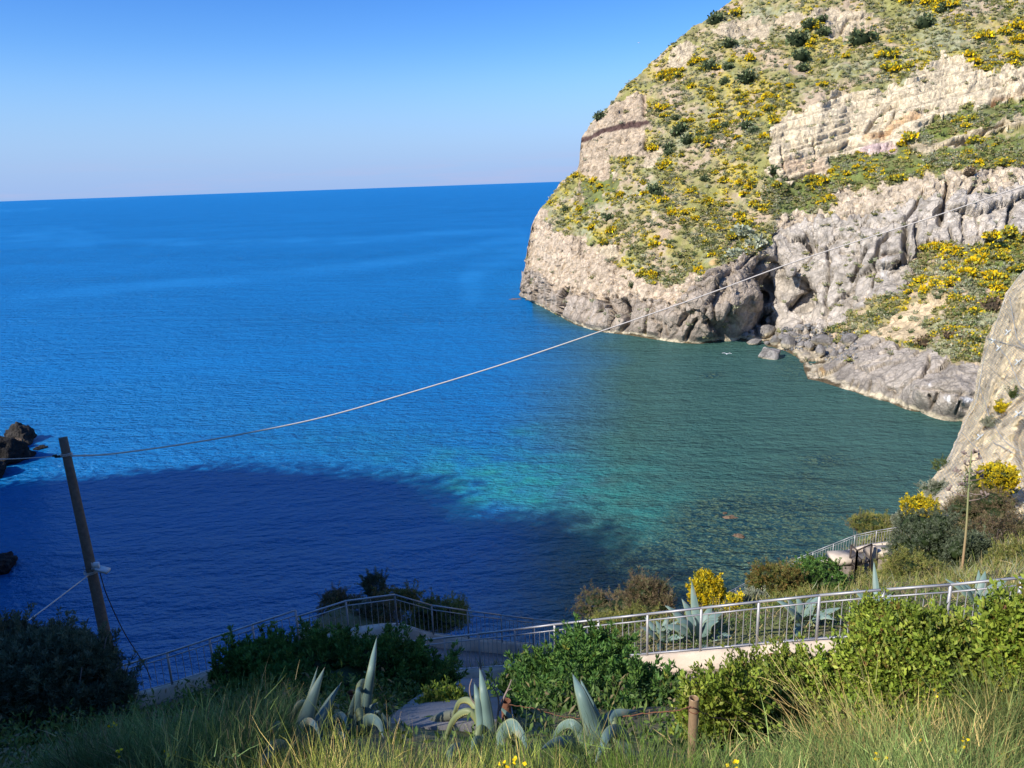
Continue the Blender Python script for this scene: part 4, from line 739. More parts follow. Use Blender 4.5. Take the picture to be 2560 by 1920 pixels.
def foliage(kind, lobes, n, rs, scale=1.0, inner=.25):
    K = KINDS[kind]; p, nn = lobes_surface(lobes, n, rs, inner); k = K['k']
    m = max(4, int(n * .05)); j = rs.choice(len(p), m); sd = nn[j] * rs.uniform(.3, 1, (m, 1)) + rs.normal(size=(m, 3)) * .35 + [0, 0, .9]; sd /= np.linalg.norm(sd, axis=1)[:, None]; SL = rs.uniform(1.5, 5.0, (m, 1)) * K['L'] * scale
    for q in range(1, 7): p = np.concatenate([p, p[j] + sd * SL * q / 6]); nn = np.concatenate([nn, sd])          # sprigs standing out of the crown
    upb = np.array([0, 0, .55]); ax = nn + upb; ax /= np.linalg.norm(ax, axis=1)[:, None]
    c = np.repeat(p, k, 0); a = np.repeat(ax, k, 0); j = rs.normal(size=c.shape); j -= (j * a).sum(1)[:, None] * a * .7; dirs = a + j * K['out'] * .75
    c = c + rs.normal(size=c.shape) * K['L'] * .35 * scale * (1.2 if kind in ('lentisk', 'grey', 'gold') else .35)
    sz = rs.uniform(.7, 1.25, len(c)); v, f = leaves(c, dirs, K['L'] * sz * scale, K['w'] * sz * scale, rs)
    cc = palette(len(p), K['cols'], K['w_'], rs, .12); cc = np.repeat(cc, k, 0) * .6 + palette(len(c), K['cols'], K['w_'], rs, .18) * .4
    clump = fbm(c * 1.6, 3)[:, None]; cc = cc * (1 + clump * .7)
    return v, f, np.repeat(np.clip(cc, .01, .9), 4, 0)
def branches(c, rx, ry, rz, base, n, rs, r0=.03):
    parts = []
    for _ in range(n):
        a = rs.uniform(0, 6.28); t = np.array([math.cos(a) * rx * rs.uniform(.3, .85), math.sin(a) * ry * rs.uniform(.3, .85), rz * rs.uniform(0, .8)]) + c; m = (np.array(base) + t) / 2 + rs.normal(size=3) * .12 * rx
        parts.append(tube(catmull([base, m, t], 4), np.linspace(r0, r0 * .25, 9), 5))
    return cat_geo(parts)
def bush(name, px, py, d, wpx, hpx, kind, n, lab, cat='bush', lump=.42, k=9, scale=1.0, seed=0, depthk=.8, group=None, loose=None, twigs=5, cored=True):
    """px, py centre of the crown in the photograph, wpx x hpx its size there"""
    rs = np.random.default_rng(1000 + seed); c = P(px, py, d); rx = wpx * d / F / 2 * 1.06; rz = hpx * d / F / 2 * 1.18; ry = rx * depthk
    lob = bush_lobes(c, rx, ry, rz, k, rs, lump); gb = np.array([c[0], c[1], min(float(ground_z(c[0], c[1])), c[2] - rz * .6)])
    root = empty(name, gb, lab, cat, group); v, f, cc = foliage(kind, lob, n, rs, scale)
    if loose:
        m = loose; a = rs.choice(len(lob), m); u = rs.normal(size=(m, 3)); u[:, 2] = np.abs(u[:, 2]) + .4; u /= np.linalg.norm(u, axis=1)[:, None]; L_ = np.array(lob); st = L_[a, :3] + u * L_[a, 3:6] * .9
        v2, f2, c2 = blades(st, u + rs.normal(size=u.shape) * .15, rs.uniform(.12, .35, m) * scale, .006 * scale, rs, palette(m, KINDS[kind]['cols'], KINDS[kind]['w_'], rs)); f = np.concatenate([f, f2 + len(v)]); v = np.concatenate([v, v2]); cc = np.concatenate([cc, c2])
    link('foliage', mk_mesh('foliage', v - gb, f, M_LEAF, cc), root)
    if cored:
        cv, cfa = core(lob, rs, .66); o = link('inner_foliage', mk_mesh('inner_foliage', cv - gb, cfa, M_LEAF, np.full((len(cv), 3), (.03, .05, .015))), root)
    bv, bf = branches(c, rx, ry, rz, gb - [0, 0, .1], twigs, rs); link('branches', mk_mesh('branches', bv - gb, bf, M_TWIG), root)
    return root
def blades(p, d, L, w, rs, col, segs=3, droop=.25):
    n = len(p); d = d / np.linalg.norm(d, axis=1)[:, None]; s = np.cross(d, rs.normal(size=(n, 3))); s /= np.linalg.norm(s, axis=1)[:, None]; L = np.broadcast_to(L, (n,)); w = np.broadcast_to(w, (n,)); bd = rs.normal(size=(n, 3)) * .5 + [0, 0, -.4]
    vs = []
    for i in range(segs + 1):
        t = i / segs; c = p + d * (L * t)[:, None] + bd * (L * t * t * droop)[:, None]; ww = (w * (1 - t * .85) * .5)[:, None]; vs += [c - s * ww, c + s * ww]
    v = np.stack(vs, 1).reshape(-1, 3); b = np.arange(n)[:, None] * 2 * (segs + 1); f = np.concatenate([np.concatenate([b + [2 * i, 2 * i + 1, 2 * i + 3], b + [2 * i, 2 * i + 3, 2 * i + 2]]) for i in range(segs)])
    return v, f, np.repeat(col, 2 * (segs + 1), 0)
def broom_grass(name, pts, n, Lr, lab, cols, wts, seed, w=.005, flowers=0, spread=.5, cat='broom bush', kind=None, lean=(0, 0, 0), tilt=.22):
    """tuft of thin upright green and straw stems growing from a patch of ground; pts: centres (x, y, radius)"""
    rs = np.random.default_rng(2000 + seed); pts = np.array(pts, float); k = rs.choice(len(pts), n, p=pts[:, 2] ** 2 / (pts[:, 2] ** 2).sum()); a = rs.uniform(0, 6.28, n); r = np.sqrt(rs.random(n)) * pts[k, 2]
    x = pts[k, 0] + np.cos(a) * r; y = pts[k, 1] + np.sin(a) * r; z = ground_z(x, y) - .05; L = rs.uniform(*Lr, n) * (1 - .35 * (r / pts[k, 2]) ** 2) * np.clip(1 + fbm(np.column_stack([x * 1.6, y * 1.6, x * 0 + seed]), 3) * 1.3, .4, 1.35)
    d = np.stack([np.cos(a) * r / pts[k, 2] * spread, np.sin(a) * r / pts[k, 2] * spread, np.ones(n)], 1) + rs.normal(size=(n, 3)) * tilt + np.array(lean)
    col = palette(n, cols, wts, rs, .18); col = col * (1 + fbm(np.column_stack([x * 2, y * 2, z]), 3)[:, None] * 1.1); v, f, cc = blades(np.stack([x, y, z], 1), d, L, rs.uniform(.6, 1.3, n) * w, rs, np.clip(col, .01, .9))
    # side shoots near the tips
    m = int(n * 1.6); j = rs.choice(n, m); dn = d[j] / np.linalg.norm(d[j], axis=1)[:, None]; t = rs.uniform(.35, .95, m); p2 = np.stack([x, y, z], 1)[j] + dn * (L[j] * t)[:, None] + np.array([0, 0, -.08]) * (L[j] * t * t)[:, None]
    v2, f2, c2 = blades(p2, dn + rs.normal(size=(m, 3)) * .28, L[j] * rs.uniform(.15, .40, m), w * .8, rs, np.clip(col[j] * 1.15, .01, .9), 2); 
    base = np.array([pts[0, 0], pts[0, 1], float(ground_z(pts[0, 0], pts[0, 1]))]); root = empty(name, base, lab, cat)
    if kind: root['kind'] = kind
    V = np.concatenate([v, v2]); Fc = np.concatenate([f, f2 + len(v)]); o = link('stems', mk_mesh('stems', V - base, Fc, M_STEM, np.concatenate([cc, c2])), root)
    if flowers:
        j = rs.choice(n, flowers); dn = d[j] / np.linalg.norm(d[j], axis=1)[:, None]; tip = np.stack([x, y, z], 1)[j] + dn * (L[j] * rs.uniform(.75, 1, flowers))[:, None]
        c = np.repeat(tip, 5, 0) + rs.normal(size=(flowers * 5, 3)) * .012; fv, ff = leaves(c, rs.normal(size=c.shape), .022, .02, rs); o = link('flowers', mk_mesh('flowers', fv - base, ff, M_STEM, np.full((len(fv), 3), (.85, .62, .01))), root); o['kind'] = 'stuff'
    return root

# ---------------------------------------------------------------- shrubs on the headland
def tuft(seed, n, cols, wts, L, w, flat=.7):
    rs = np.random.default_rng(seed); u = rs.normal(size=(n, 3)); u[:, 2] = np.abs(u[:, 2]); u /= np.linalg.norm(u, axis=1)[:, None]; c = u * rs.uniform(.55, .95, (n, 1)) * [1, 1, flat] * (1 + .25 * perlin(u * 1.7 + seed)[:, None])
    v, f = leaves(c, u + rs.normal(size=u.shape) * .6, L * rs.uniform(.7, 1.3, n), w, rs, .2); return v, f, np.repeat(np.clip(palette(n, cols, wts, rs, .2), .01, .9), 4, 0)
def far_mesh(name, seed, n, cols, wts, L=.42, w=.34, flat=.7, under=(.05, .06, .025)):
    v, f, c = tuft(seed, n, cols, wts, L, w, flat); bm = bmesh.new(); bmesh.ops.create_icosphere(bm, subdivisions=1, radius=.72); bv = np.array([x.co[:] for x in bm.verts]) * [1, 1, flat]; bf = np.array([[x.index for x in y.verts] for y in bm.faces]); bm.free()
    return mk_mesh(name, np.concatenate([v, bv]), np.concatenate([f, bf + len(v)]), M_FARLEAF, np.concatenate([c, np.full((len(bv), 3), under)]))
YEL = [(.86, .58, .012), (.74, .48, .012), (.36, .34, .05), (.22, .25, .06)]
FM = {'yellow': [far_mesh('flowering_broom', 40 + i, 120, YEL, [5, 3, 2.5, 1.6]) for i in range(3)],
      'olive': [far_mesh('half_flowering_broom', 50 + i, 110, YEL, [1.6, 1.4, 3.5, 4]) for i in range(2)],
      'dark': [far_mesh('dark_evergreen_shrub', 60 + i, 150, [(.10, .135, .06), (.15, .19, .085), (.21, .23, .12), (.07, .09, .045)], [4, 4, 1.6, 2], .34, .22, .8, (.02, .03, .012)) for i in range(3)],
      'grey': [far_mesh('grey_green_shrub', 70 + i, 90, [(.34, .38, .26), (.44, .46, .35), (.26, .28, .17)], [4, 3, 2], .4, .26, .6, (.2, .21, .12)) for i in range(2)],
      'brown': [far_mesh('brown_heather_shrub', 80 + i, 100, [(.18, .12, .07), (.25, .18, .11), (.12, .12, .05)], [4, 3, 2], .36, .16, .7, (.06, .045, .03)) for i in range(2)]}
nshr = {}
def far_shrub(kind, px, py, wpx, name, lab, cat, group, pt=None):
    c, _, ok = on_head(px, py)
    c = c if pt is None else pt; d = float(pix(c)[2]); s = wpx * d / F / 2; me = FM[kind][nshr.get(kind, 0) % len(FM[kind])]; nshr[kind] = nshr.get(kind, 0) + 1
    o = link(name, me, None, c + np.array([0, 0, s * .18])); o.scale = (s, s, s * rng.uniform(.85, 1.2)); o.rotation_euler = (rng.uniform(-.25, .25), rng.uniform(-.25, .25), rng.uniform(0, 6.28)); props(o, lab, cat, group); return o
dk = [(1498, 292, 30), (1788, 52, 40), (1822, 112, 34), (1771, 168, 34), (1821, 172, 28), (1865, 197, 46), (1810, 205, 24), (1690, 293, 24), (1700, 326, 38), (1716, 352, 34), (1746, 336, 22), (1670, 366, 30), (1672, 378, 24), (1812, 318, 26), (1862, 317, 30), (1884, 330, 28), (1775, 332, 20), (2051, 53, 30), (2020, 66, 34), (2057, 82, 36), (1992, 108, 52), (2000, 145, 44), (2008, 165, 32), (2152, 102, 62), (2312, 60, 44), (2356, 22, 32), (2222, 130, 34), (2093, 128, 16), (2058, 150, 14), (1634, 474, 34), (1412, 521, 22), (1508, 534, 16), (1522, 546, 26), (1578, 710, 16), (1646, 480, 22), (1956, 440, 44), (1935, 425, 30), (1500, 290, 24), (1840, 345, 20), (1760, 445, 24)]
LM = [(1480, 300, 'beside the banded cliff on the left'), (1500, 420, 'below the pale little cliff on the left'), (1440, 500, 'on the left shoulder above the sea'), (1420, 590, 'low on the left shoulder over the pink rock'), (1560, 560, 'in the middle of the lower left slope'), (1540, 660, 'along the edge of the pinkish rock face'), (1660, 620, 'low on the slope above the pink rock face'), (1700, 520, 'on the middle slope below the long drift'), (1620, 440, 'right of the banded cliff foot'), (1680, 350, 'in the dark cluster by the banded cliff'), (1700, 240, 'under the bare patches near the skyline'), (1780, 100, 'close to the skyline at the top'), (1780, 330, 'at the centre of the long middle slope'), (1800, 430, 'left of the cream strata corner'), (1860, 560, 'above the sea cave'), (1860, 230, 'in the big drift left of the cream strata'), (1900, 120, 'high on the slope left of the evergreen pair'), (1990, 60, 'near the evergreens at the top of the picture'), (2030, 180, 'just above the cream strata'), (1990, 450, 'on the green hollow below the cream corner'), (2120, 60, 'at the top edge above the big evergreen'), (2180, 150, 'round the big lone evergreen'), (2150, 400, 'on the grassy terrace above the grey cliff'), (2320, 390, 'on the grassy terrace under the tilted ledge'), (2320, 130, 'on the upper right slope'), (2420, 40, 'at the top right of the picture'), (2500, 130, 'at the upper right edge above the pale rock'), (2360, 300, 'on the grass between pale strata and ledge'), (2500, 340, 'at the right end of the terrace'), (2340, 620, 'at the top of the low right slope'), (2340, 720, 'in the middle of the low right slope'), (2480, 640, 'at the right edge of the low slope'), (2470, 760, 'against the netted cliff edge'), (2200, 780, 'on the pale sandy slope above the boulders')]
def zone(px, py): return min(LM, key=lambda m: (m[0] - px) ** 2 + (m[1] - py) ** 2)[2]
ORD = ['first', 'second', 'third', 'fourth', 'fifth', 'sixth', 'seventh', 'eighth', 'ninth', 'tenth', 'eleventh', 'twelfth', 'thirteenth', 'fourteenth', 'fifteenth', 'sixteenth', 'seventeenth', 'eighteenth']
def name_them(items, what):
    """items: (x, y, w, kind word) -> a label of its own for each, by size, then by order from the left"""
    g = {}
    for i, it in enumerate(items):
        sz = 'small' if it[2] < 19 else 'medium' if it[2] < 25 else 'large'; g.setdefault((sz + ' ' + it[3], zone(it[0], it[1])), []).append(i)
    out = [None] * len(items)
    for (a, z), ids in g.items():
        ids.sort(key=lambda i: items[i][0])
        for k, i in enumerate(ids): out[i] = f'{a} {what} {z}' if len(ids) == 1 else f'{a} {what} {z}, ' + ('leftmost' if k == 0 else 'rightmost' if k == len(ids) - 1 else ORD[k] + ' from left')
    return out
dkl = name_them([(x, y, w, 'dark') for x, y, w in dk], 'evergreen')
for (x_, y_, w_), lb_ in zip(dk, dkl):
    far_shrub('dark', x_, y_ + 6, w_ * 1.15, 'evergreen_shrub', lb_, 'shrub', 'dark evergreen shrubs on the headland')
for x_, y_, w_, kd, lab in ((1856, 590, 60, 'grey', 'pale grey green shrub patch hanging over the sea cave'), (1890, 610, 50, 'grey', 'grey green shrub right above the sea cave mouth'), (1838, 640, 50, 'grey', 'grey green shrub left of the sea cave brink'), (2370, 840, 40, 'brown', 'brown rounded heather bush under the yellow one by the shelf'), (2308, 860, 44, 'brown', 'low brown bush on top of the pale rock shelf'), (2482, 778, 62, 'brown', 'big brown dead bush against the netted cliff edge'), (2422, 442, 40, 'brown', 'olive brown bush on the cliff top at right')):
    far_shrub(kd, x_, y_, w_, 'heather_bush' if kd == 'brown' else 'grey_shrub', lab, 'shrub', None)
ysp = [(x, y, w) for x, y, w in [Z for Z in [(2375, 826, 30), (2330, 618, 28), (2365, 645, 18), (2380, 660, 20), (2450, 650, 46), (2412, 690, 44), (2380, 712, 44), (2336, 712, 34), (2310, 730, 30), (2460, 720, 28), (2420, 750, 26), (2385, 740, 24), (2510, 632, 26), (2520, 590, 40), (2470, 612, 40), (2540, 680, 40), (2480, 760, 50), (2440, 790, 40), (2500, 700, 36), (2555, 600, 34)]]]
rsy = np.random.default_rng(5)
for _ in range(4000):                                        # yellow broom grows in slanting drifts
    if len(ysp) >= 296: break
    x, y = rsy.uniform(1340, 2560), rsy.uniform(0, 760); c_, rk_, ok_ = on_head(x, y)
    if not ok_ or rk_ > 0 or x < 1400 and rsy.random() < .6: continue
    u = (x * .8 + y * .6); vv = (-x * .6 + y * .8); dens = float(fbm(np.array([[u * .006, vv * .018, 3.3]]), 3)[0]) + (.16 if x > 1600 and y > 140 else -.08)
    if x < 1640 and y < 360: dens -= .25
    if dens < .06 + rsy.uniform(-.06, .14): continue
    ysp.append((x, y, rsy.uniform(13, 30) * (1.25 if x > 2200 else 1)))
ykd = [rsy.random() < .62 for _ in ysp]; yl = name_them([(x, y, w, 'golden' if k else 'greenish') for (x, y, w), k in zip(ysp, ykd)], 'broom')
for (x_, y_, w_), k_, lb_ in zip(ysp, ykd, yl):
    far_shrub('yellow' if k_ else 'olive', x_, y_, w_, 'broom_shrub', lb_, 'shrub', 'yellow flowering broom shrubs on the headland')
# the rest of the scrub: nobody could count it
def scatter(meshes, n, size, dens, name, lab, cat, seed, zc=.1):
    rs = np.random.default_rng(seed); V = []; Fv = []; Cv = []; nb = 0; src = []
    for m in meshes:
        v = np.zeros(len(m.vertices) * 3); m.vertices.foreach_get('co', v); f = np.zeros(len(m.polygons) * 3, int); m.polygons.foreach_get('vertices', f); c = np.zeros(len(m.vertices) * 4); m.color_attributes['Col'].data.foreach_get('color', c); src.append((v.reshape(-1, 3), f.reshape(-1, 3), c.reshape(-1, 4)[:, :3]))
    x = rs.uniform(1310, 2600, n * 3); y = rs.uniform(-10, 900, n * 3); c_, rk_, ok_ = on_head(x, y); keep = ok_ & dens(x, y, rk_, rs); c_ = c_[keep][:n]
    for c in c_:
        v, f, co = src[rs.integers(len(src))]; s = rs.uniform(*size); a = rs.uniform(0, 6.28); R_ = np.array([[math.cos(a), math.sin(a), 0], [-math.sin(a), math.cos(a), 0], [0, 0, 1]])
        V.append(v @ R_ * s + c + [0, 0, s * zc]); Fv.append(f + nb); Cv.append(co * rs.uniform(.8, 1.2)); nb += len(v)
    o = mesh_obj(name, np.concatenate(V), np.concatenate(Fv), M_FARLEAF, np.concatenate(Cv)); props(o, lab, cat, kind='stuff')
SM = {k: [far_mesh('t', s + i, n, *a) for i in range(2)] for k, (s, n, a) in {'g': (90, 22, ([(.30, .33, .20), (.40, .40, .28), (.21, .23, .11), (.40, .31, .18)], [4, 3, 2, 2], .6, .34, .45, (.26, .25, .15))), 'o': (92, 22, ([(.21, .23, .065), (.31, .28, .09), (.14, .17, .045), (.37, .28, .13)], [4, 3, 2, 2], .6, .3, .45, (.20, .19, .08))), 'y': (94, 24, (YEL, [4, 3, 3, 2], .6, .42, .5, (.2, .19, .05)))}.items()}
def dn_(th, sc, rockok=0.0, yb0=0):
    def f_(x, y, rk, rs):
        d = fbm(np.column_stack([(x * .8 + y * .6) * (.006 if sc == 3.3 else .011), (-x * .6 + y * .8) * .018, np.full(len(x), float(sc))]), 4); return ((rk < .5) | (rs.random(len(x)) < rockok)) & (d + rs.uniform(-.25, .25, len(x)) > th)
    return f_
scatter(SM['g'], 5600, (.3, 1.05), dn_(.03, 1, .10), 'grey_scrub', 'low grey green herbs covering the slopes of the headland', 'ground cover', 301)
scatter(SM['o'], 5600, (.3, 1.15), dn_(.0, 9, .03), 'olive_scrub', 'low olive green scrub and dry grass covering the headland', 'ground cover', 302)
SM['d'] = [far_mesh('t', 96 + i, 24, [(.08, .12, .04), (.13, .16, .06), (.19, .20, .09)], [4, 3, 2], .55, .3, .6, (.05, .07, .03)) for i in range(2)]
scatter(SM['d'], 1500, (.35, 1.0), dn_(.08, 21, .01), 'dark_scrub', 'small dark green scrub clumps between the larger shrubs', 'ground cover', 304)
scatter(SM['y'], 4600, (.25, .85), dn_(.09, 3.3, 0), 'broom_scrub', 'small scattered yellow broom clumps between the larger shrubs', 'ground cover', 303)

# ---------------------------------------------------------------- bushes of the terrace and the near slope
B = bush
# beyond the railings
B('yellow_broom_bush', 1765, 1484, 21, 92, 82, 'gold', 1500, 'bright yellow flowering broom bush behind the tall agave leaf', seed=1, scale=.9)
B('yellow_broom_bush', 1836, 1520, 20, 50, 66, 'gold', 500, 'small yellow broom bush just right of the brighter one', seed=2, scale=.9)
B('heath_bush', 1625, 1500, 22, 120, 90, 'heath', 1500, 'feathery brownish heath bush left of the yellow broom', seed=3, loose=500, scale=1.2)
B('heath_bush', 1530, 1530, 23, 190, 70, 'heath', 1700, 'low reddish heath bush sloping down to the blue water', seed=4, loose=300)
B('green_bush', 1560, 1600, 19.5, 210, 110, 'yg', 1800, 'shaded green shrub behind the middle of the nearest railing', seed=5)
B('rusty_shrub', 1935, 1470, 27, 120, 100, 'rust', 1800, 'orange tinged shrub against the far railing', seed=6, loose=300)
B('green_bush', 2035, 1465, 28, 170, 110, 'pitto', 2200, 'dark green bush left of the iron gate', seed=7, scale=.9)
B('grey_bush', 1885, 1515, 23, 90, 60, 'grey', 900, 'grey green shrub below the orange tinged one', seed=8)
B('green_bush', 2000, 1555, 21, 200, 100, 'yg', 1900, 'olive shrub behind the railing right of the yellow broom', seed=9, loose=300)
B('yellow_green_bush', 2190, 1500, 28, 220, 80, 'yg', 1900, 'yellow green shrub in front of the iron gate', seed=10, loose=300)
B('yellow_green_bush', 2290, 1460, 30, 200, 110, 'yg', 2200, 'dry yellow green bush around the foot of the agave stalk', seed=11, loose=500, scale=1.2)
B('olive_bush', 2330, 1370, 40, 210, 160, 'olive', 3200, 'large silvery olive bush right of the iron gate', seed=12, scale=1.5)
B('olive_bush', 2420, 1400, 38, 130, 120, 'olive', 1600, 'silvery green bush behind the agave stalk', seed=13, scale=1.5)
B('yellow_broom_bush', 2302, 1275, 50, 84, 46, 'gold', 900, 'yellow broom bush at the foot of the netted cliff left edge', seed=14, scale=1.8)
B('yellow_broom_bush', 2488, 1205, 47, 96, 70, 'gold', 800, 'yellow broom bush growing against the cliff right of the stalk', seed=15, scale=1.6)
B('green_bush', 2470, 1225, 48, 130, 70, 'broom', 900, 'green bush under the yellow broom against the cliff', seed=16, scale=1.6)
B('brown_bush', 2440, 1275, 45, 170, 90, 'heath', 2200, 'brown leafless looking bush right of the agave stalk', seed=17, scale=1.8)
B('dry_bush', 2500, 1340, 42, 150, 90, 'heath', 1100, 'pale dry twiggy bush at the right edge above the path', seed=18, scale=2.2, cored=False, twigs=22)
B('grey_bush', 2255, 1305, 52, 60, 40, 'grey', 500, 'grey shrub at the end of the far railing', seed=19, scale=1.8)
B('green_bush', 2190, 1312, 54, 120, 36, 'yg', 900, 'bright grassy green shrub beyond the far railing', seed=20, scale=1.6)
B('heath_bush', 2155, 1312, 55, 60, 36, 'heath', 500, 'pinkish dry shrub leftmost beyond the far railing', seed=21, scale=1.6)
B('green_bush', 2540, 1400, 34, 120, 60, 'yg', 900, 'bright green shrub at the right edge above the railing', seed=22, scale=1.3)
B('green_bush', 2400, 1520, 21, 200, 70, 'yg', 1500, 'green undergrowth behind the right end of the railing', seed=23)
B('yellow_broom_bush', 2400, 1502, 22, 60, 40, 'gold', 350, 'small yellow bush seen through the right end of the railing', seed=24)
B('grey_bush', 2350, 1225, 56, 90, 36, 'grey', 600, 'grey green shrub on the slope above the yellow broom', seed=25, scale=1.8)
# beyond the lookout, in shade
B('tall_shrub', 935, 1470, 25, 60, 60, 'olive', 900, 'wispy grey shrub tallest on the lookout above the sea', seed=30, k=6, cored=False)
B('heath_bush', 850, 1515, 24, 110, 60, 'heath', 1300, 'shaded heath bush behind the left railing of the lookout', seed=31)
B('yellow_broom_bush', 990, 1500, 24.5, 110, 34, 'rust', 700, 'shaded yellow flowering shrub at the lookout corner post', seed=32)
B('heath_bush', 940, 1545, 23.6, 130, 70, 'heath', 1500, 'brown shrub inside the bend of the lookout railing', seed=33)
B('heath_bush', 1080, 1545, 26, 170, 80, 'yg', 1700, 'rounded shaded shrub behind the right railing of the lookout', seed=34)
B('grey_bush', 912, 1530, 23.4, 40, 46, 'grey', 300, 'small pale grey bush behind the lookout railing', seed=35)
# near side
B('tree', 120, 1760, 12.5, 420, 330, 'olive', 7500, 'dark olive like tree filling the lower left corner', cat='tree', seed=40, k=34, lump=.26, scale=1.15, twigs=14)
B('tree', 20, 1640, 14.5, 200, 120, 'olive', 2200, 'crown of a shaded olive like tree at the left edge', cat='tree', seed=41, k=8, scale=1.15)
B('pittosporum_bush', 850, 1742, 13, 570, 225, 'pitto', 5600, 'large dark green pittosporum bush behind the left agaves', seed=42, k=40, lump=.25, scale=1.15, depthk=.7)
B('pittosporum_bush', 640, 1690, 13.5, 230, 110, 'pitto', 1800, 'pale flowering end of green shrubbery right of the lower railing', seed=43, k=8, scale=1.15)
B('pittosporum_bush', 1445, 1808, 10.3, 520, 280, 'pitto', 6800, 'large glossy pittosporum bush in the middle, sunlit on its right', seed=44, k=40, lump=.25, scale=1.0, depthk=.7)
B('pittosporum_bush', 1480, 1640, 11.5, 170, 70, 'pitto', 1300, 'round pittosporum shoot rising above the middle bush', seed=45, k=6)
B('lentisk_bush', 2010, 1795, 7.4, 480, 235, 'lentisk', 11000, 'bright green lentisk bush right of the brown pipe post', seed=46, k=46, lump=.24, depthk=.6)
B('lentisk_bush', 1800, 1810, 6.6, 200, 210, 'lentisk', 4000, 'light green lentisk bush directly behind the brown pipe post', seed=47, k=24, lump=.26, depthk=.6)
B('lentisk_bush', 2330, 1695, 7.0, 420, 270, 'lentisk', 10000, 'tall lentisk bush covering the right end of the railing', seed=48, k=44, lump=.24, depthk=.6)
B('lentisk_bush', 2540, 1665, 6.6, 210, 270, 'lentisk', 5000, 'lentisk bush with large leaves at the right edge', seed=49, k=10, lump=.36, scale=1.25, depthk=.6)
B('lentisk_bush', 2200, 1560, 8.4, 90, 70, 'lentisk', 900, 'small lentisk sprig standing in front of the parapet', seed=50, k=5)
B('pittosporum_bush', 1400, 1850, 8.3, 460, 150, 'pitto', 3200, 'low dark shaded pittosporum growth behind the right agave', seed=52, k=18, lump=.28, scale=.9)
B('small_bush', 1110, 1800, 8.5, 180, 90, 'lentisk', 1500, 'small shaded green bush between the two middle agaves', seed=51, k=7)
def patch(px, py, d, r):
    t = np.linspace(1.2, 30, 600); w_ = P(np.full(600, px), np.full(600, py), t); hit = np.argmax(w_[:, 2] < ground_z(w_[:, 0], w_[:, 1])); w_ = w_[hit]; return (w_[0], w_[1], r)
G3 = [(.13, .19, .05), (.20, .26, .07), (.36, .30, .12), (.46, .34, .15)]
SG = [(.34, .40, .08), (.48, .48, .11), (.62, .46, .17), (.24, .32, .06)]
broom_grass('broom_tuft', [patch(990, 2130, 0, .34), patch(880, 2140, 0, .26), patch(1090, 2150, 0, .26), patch(760, 2190, 0, .22)], 3000, (.36, .64), 'sunlit tuft of green and straw stems at the bottom centre', SG, [4, 3, 3, 2], 1, .0036, tilt=.14)
broom_grass('broom_tuft', [patch(1300, 2140, 0, .26), patch(1200, 2160, 0, .2)], 1600, (.34, .62), 'sunlit broom tuft with yellow flowers left of the right agave', [(.24, .32, .05), (.38, .42, .08), (.55, .42, .15)], [4, 3, 1], 2, .0036, 30, tilt=.14)
broom_grass('broom_tuft', [patch(1640, 2080, 0, .32), patch(1760, 2060, 0, .32)], 1700, (.28, .55), 'thin green broom stems at the foot of the brown pipe', [(.17, .28, .04), (.26, .38, .07), (.42, .35, .14)], [4, 3, 1], 3, .0036)
broom_grass('grass_bush', [patch(2080, 2050, 0, .7), patch(2250, 1990, 0, .8), patch(2450, 1990, 0, .7), patch(1900, 2100, 0, .5), patch(2350, 2130, 0, .6), patch(2120, 2150, 0, .6), patch(2500, 2120, 0, .5)], 15000, (.28, .52), 'wide sunlit bush of green and straw broom stems at lower right', [(.11, .17, .05), (.19, .26, .075), (.32, .32, .11), (.60, .46, .20)], [6, 6, 2.6, 1.3], 4, .0052, 16, tilt=.34)
broom_grass('grass_bush', [patch(2330, 1960, 0, .45), patch(2200, 1960, 0, .35)], 500, (.6, .95), 'tall straw coloured stems standing out of the lower right bush', [(.62, .45, .18), (.5, .4, .15), (.24, .26, .08)], [4, 3, 2], 5, .006, lean=(-.3, 0, 0))
broom_grass('grass_bush', [patch(2540, 1900, 0, .5), patch(2500, 1880, 0, .4)], 3600, (.5, .8), 'green broom bush at the right edge with a few yellow flowers', [(.13, .18, .06), (.2, .25, .08), (.46, .38, .15)], [5, 3, 1.3], 6, .0055, 24, tilt=.3)
broom_grass('grass_bush', [patch(540, 1860, 0, .7), patch(450, 1930, 0, .7), patch(570, 1930, 0, .7), patch(620, 1850, 0, .5)], 7000, (.22, .5), 'dark shaded broom thicket left of the agaves', [(.13, .20, .06), (.19, .27, .09), (.42, .33, .16)], [5, 4, 1.2], 7, .007, 8, tilt=.3)
broom_grass('grass_bush', [patch(300, 1960, 0, .7), patch(130, 1980, 0, .7), patch(400, 2000, 0, .7)], 3500, (.2, .4), 'shaded grass under the tree at lower left', [(.13, .2, .07), (.19, .24, .09), (.3, .26, .14)], [5, 4, 1.2], 8, .007, 10)
broom_grass('grass_bush', [patch(1500, 1990, 0, .6), patch(1650, 1980, 0, .6), patch(1050, 1960, 0, .5), patch(1320, 1960, 0, .5), patch(820, 1990, 0, .5)], 4200, (.15, .4), 'dark undergrowth between the agaves', [(.09, .14, .04), (.14, .2, .06), (.28, .24, .12)], [5, 4, 1], 9, .006)
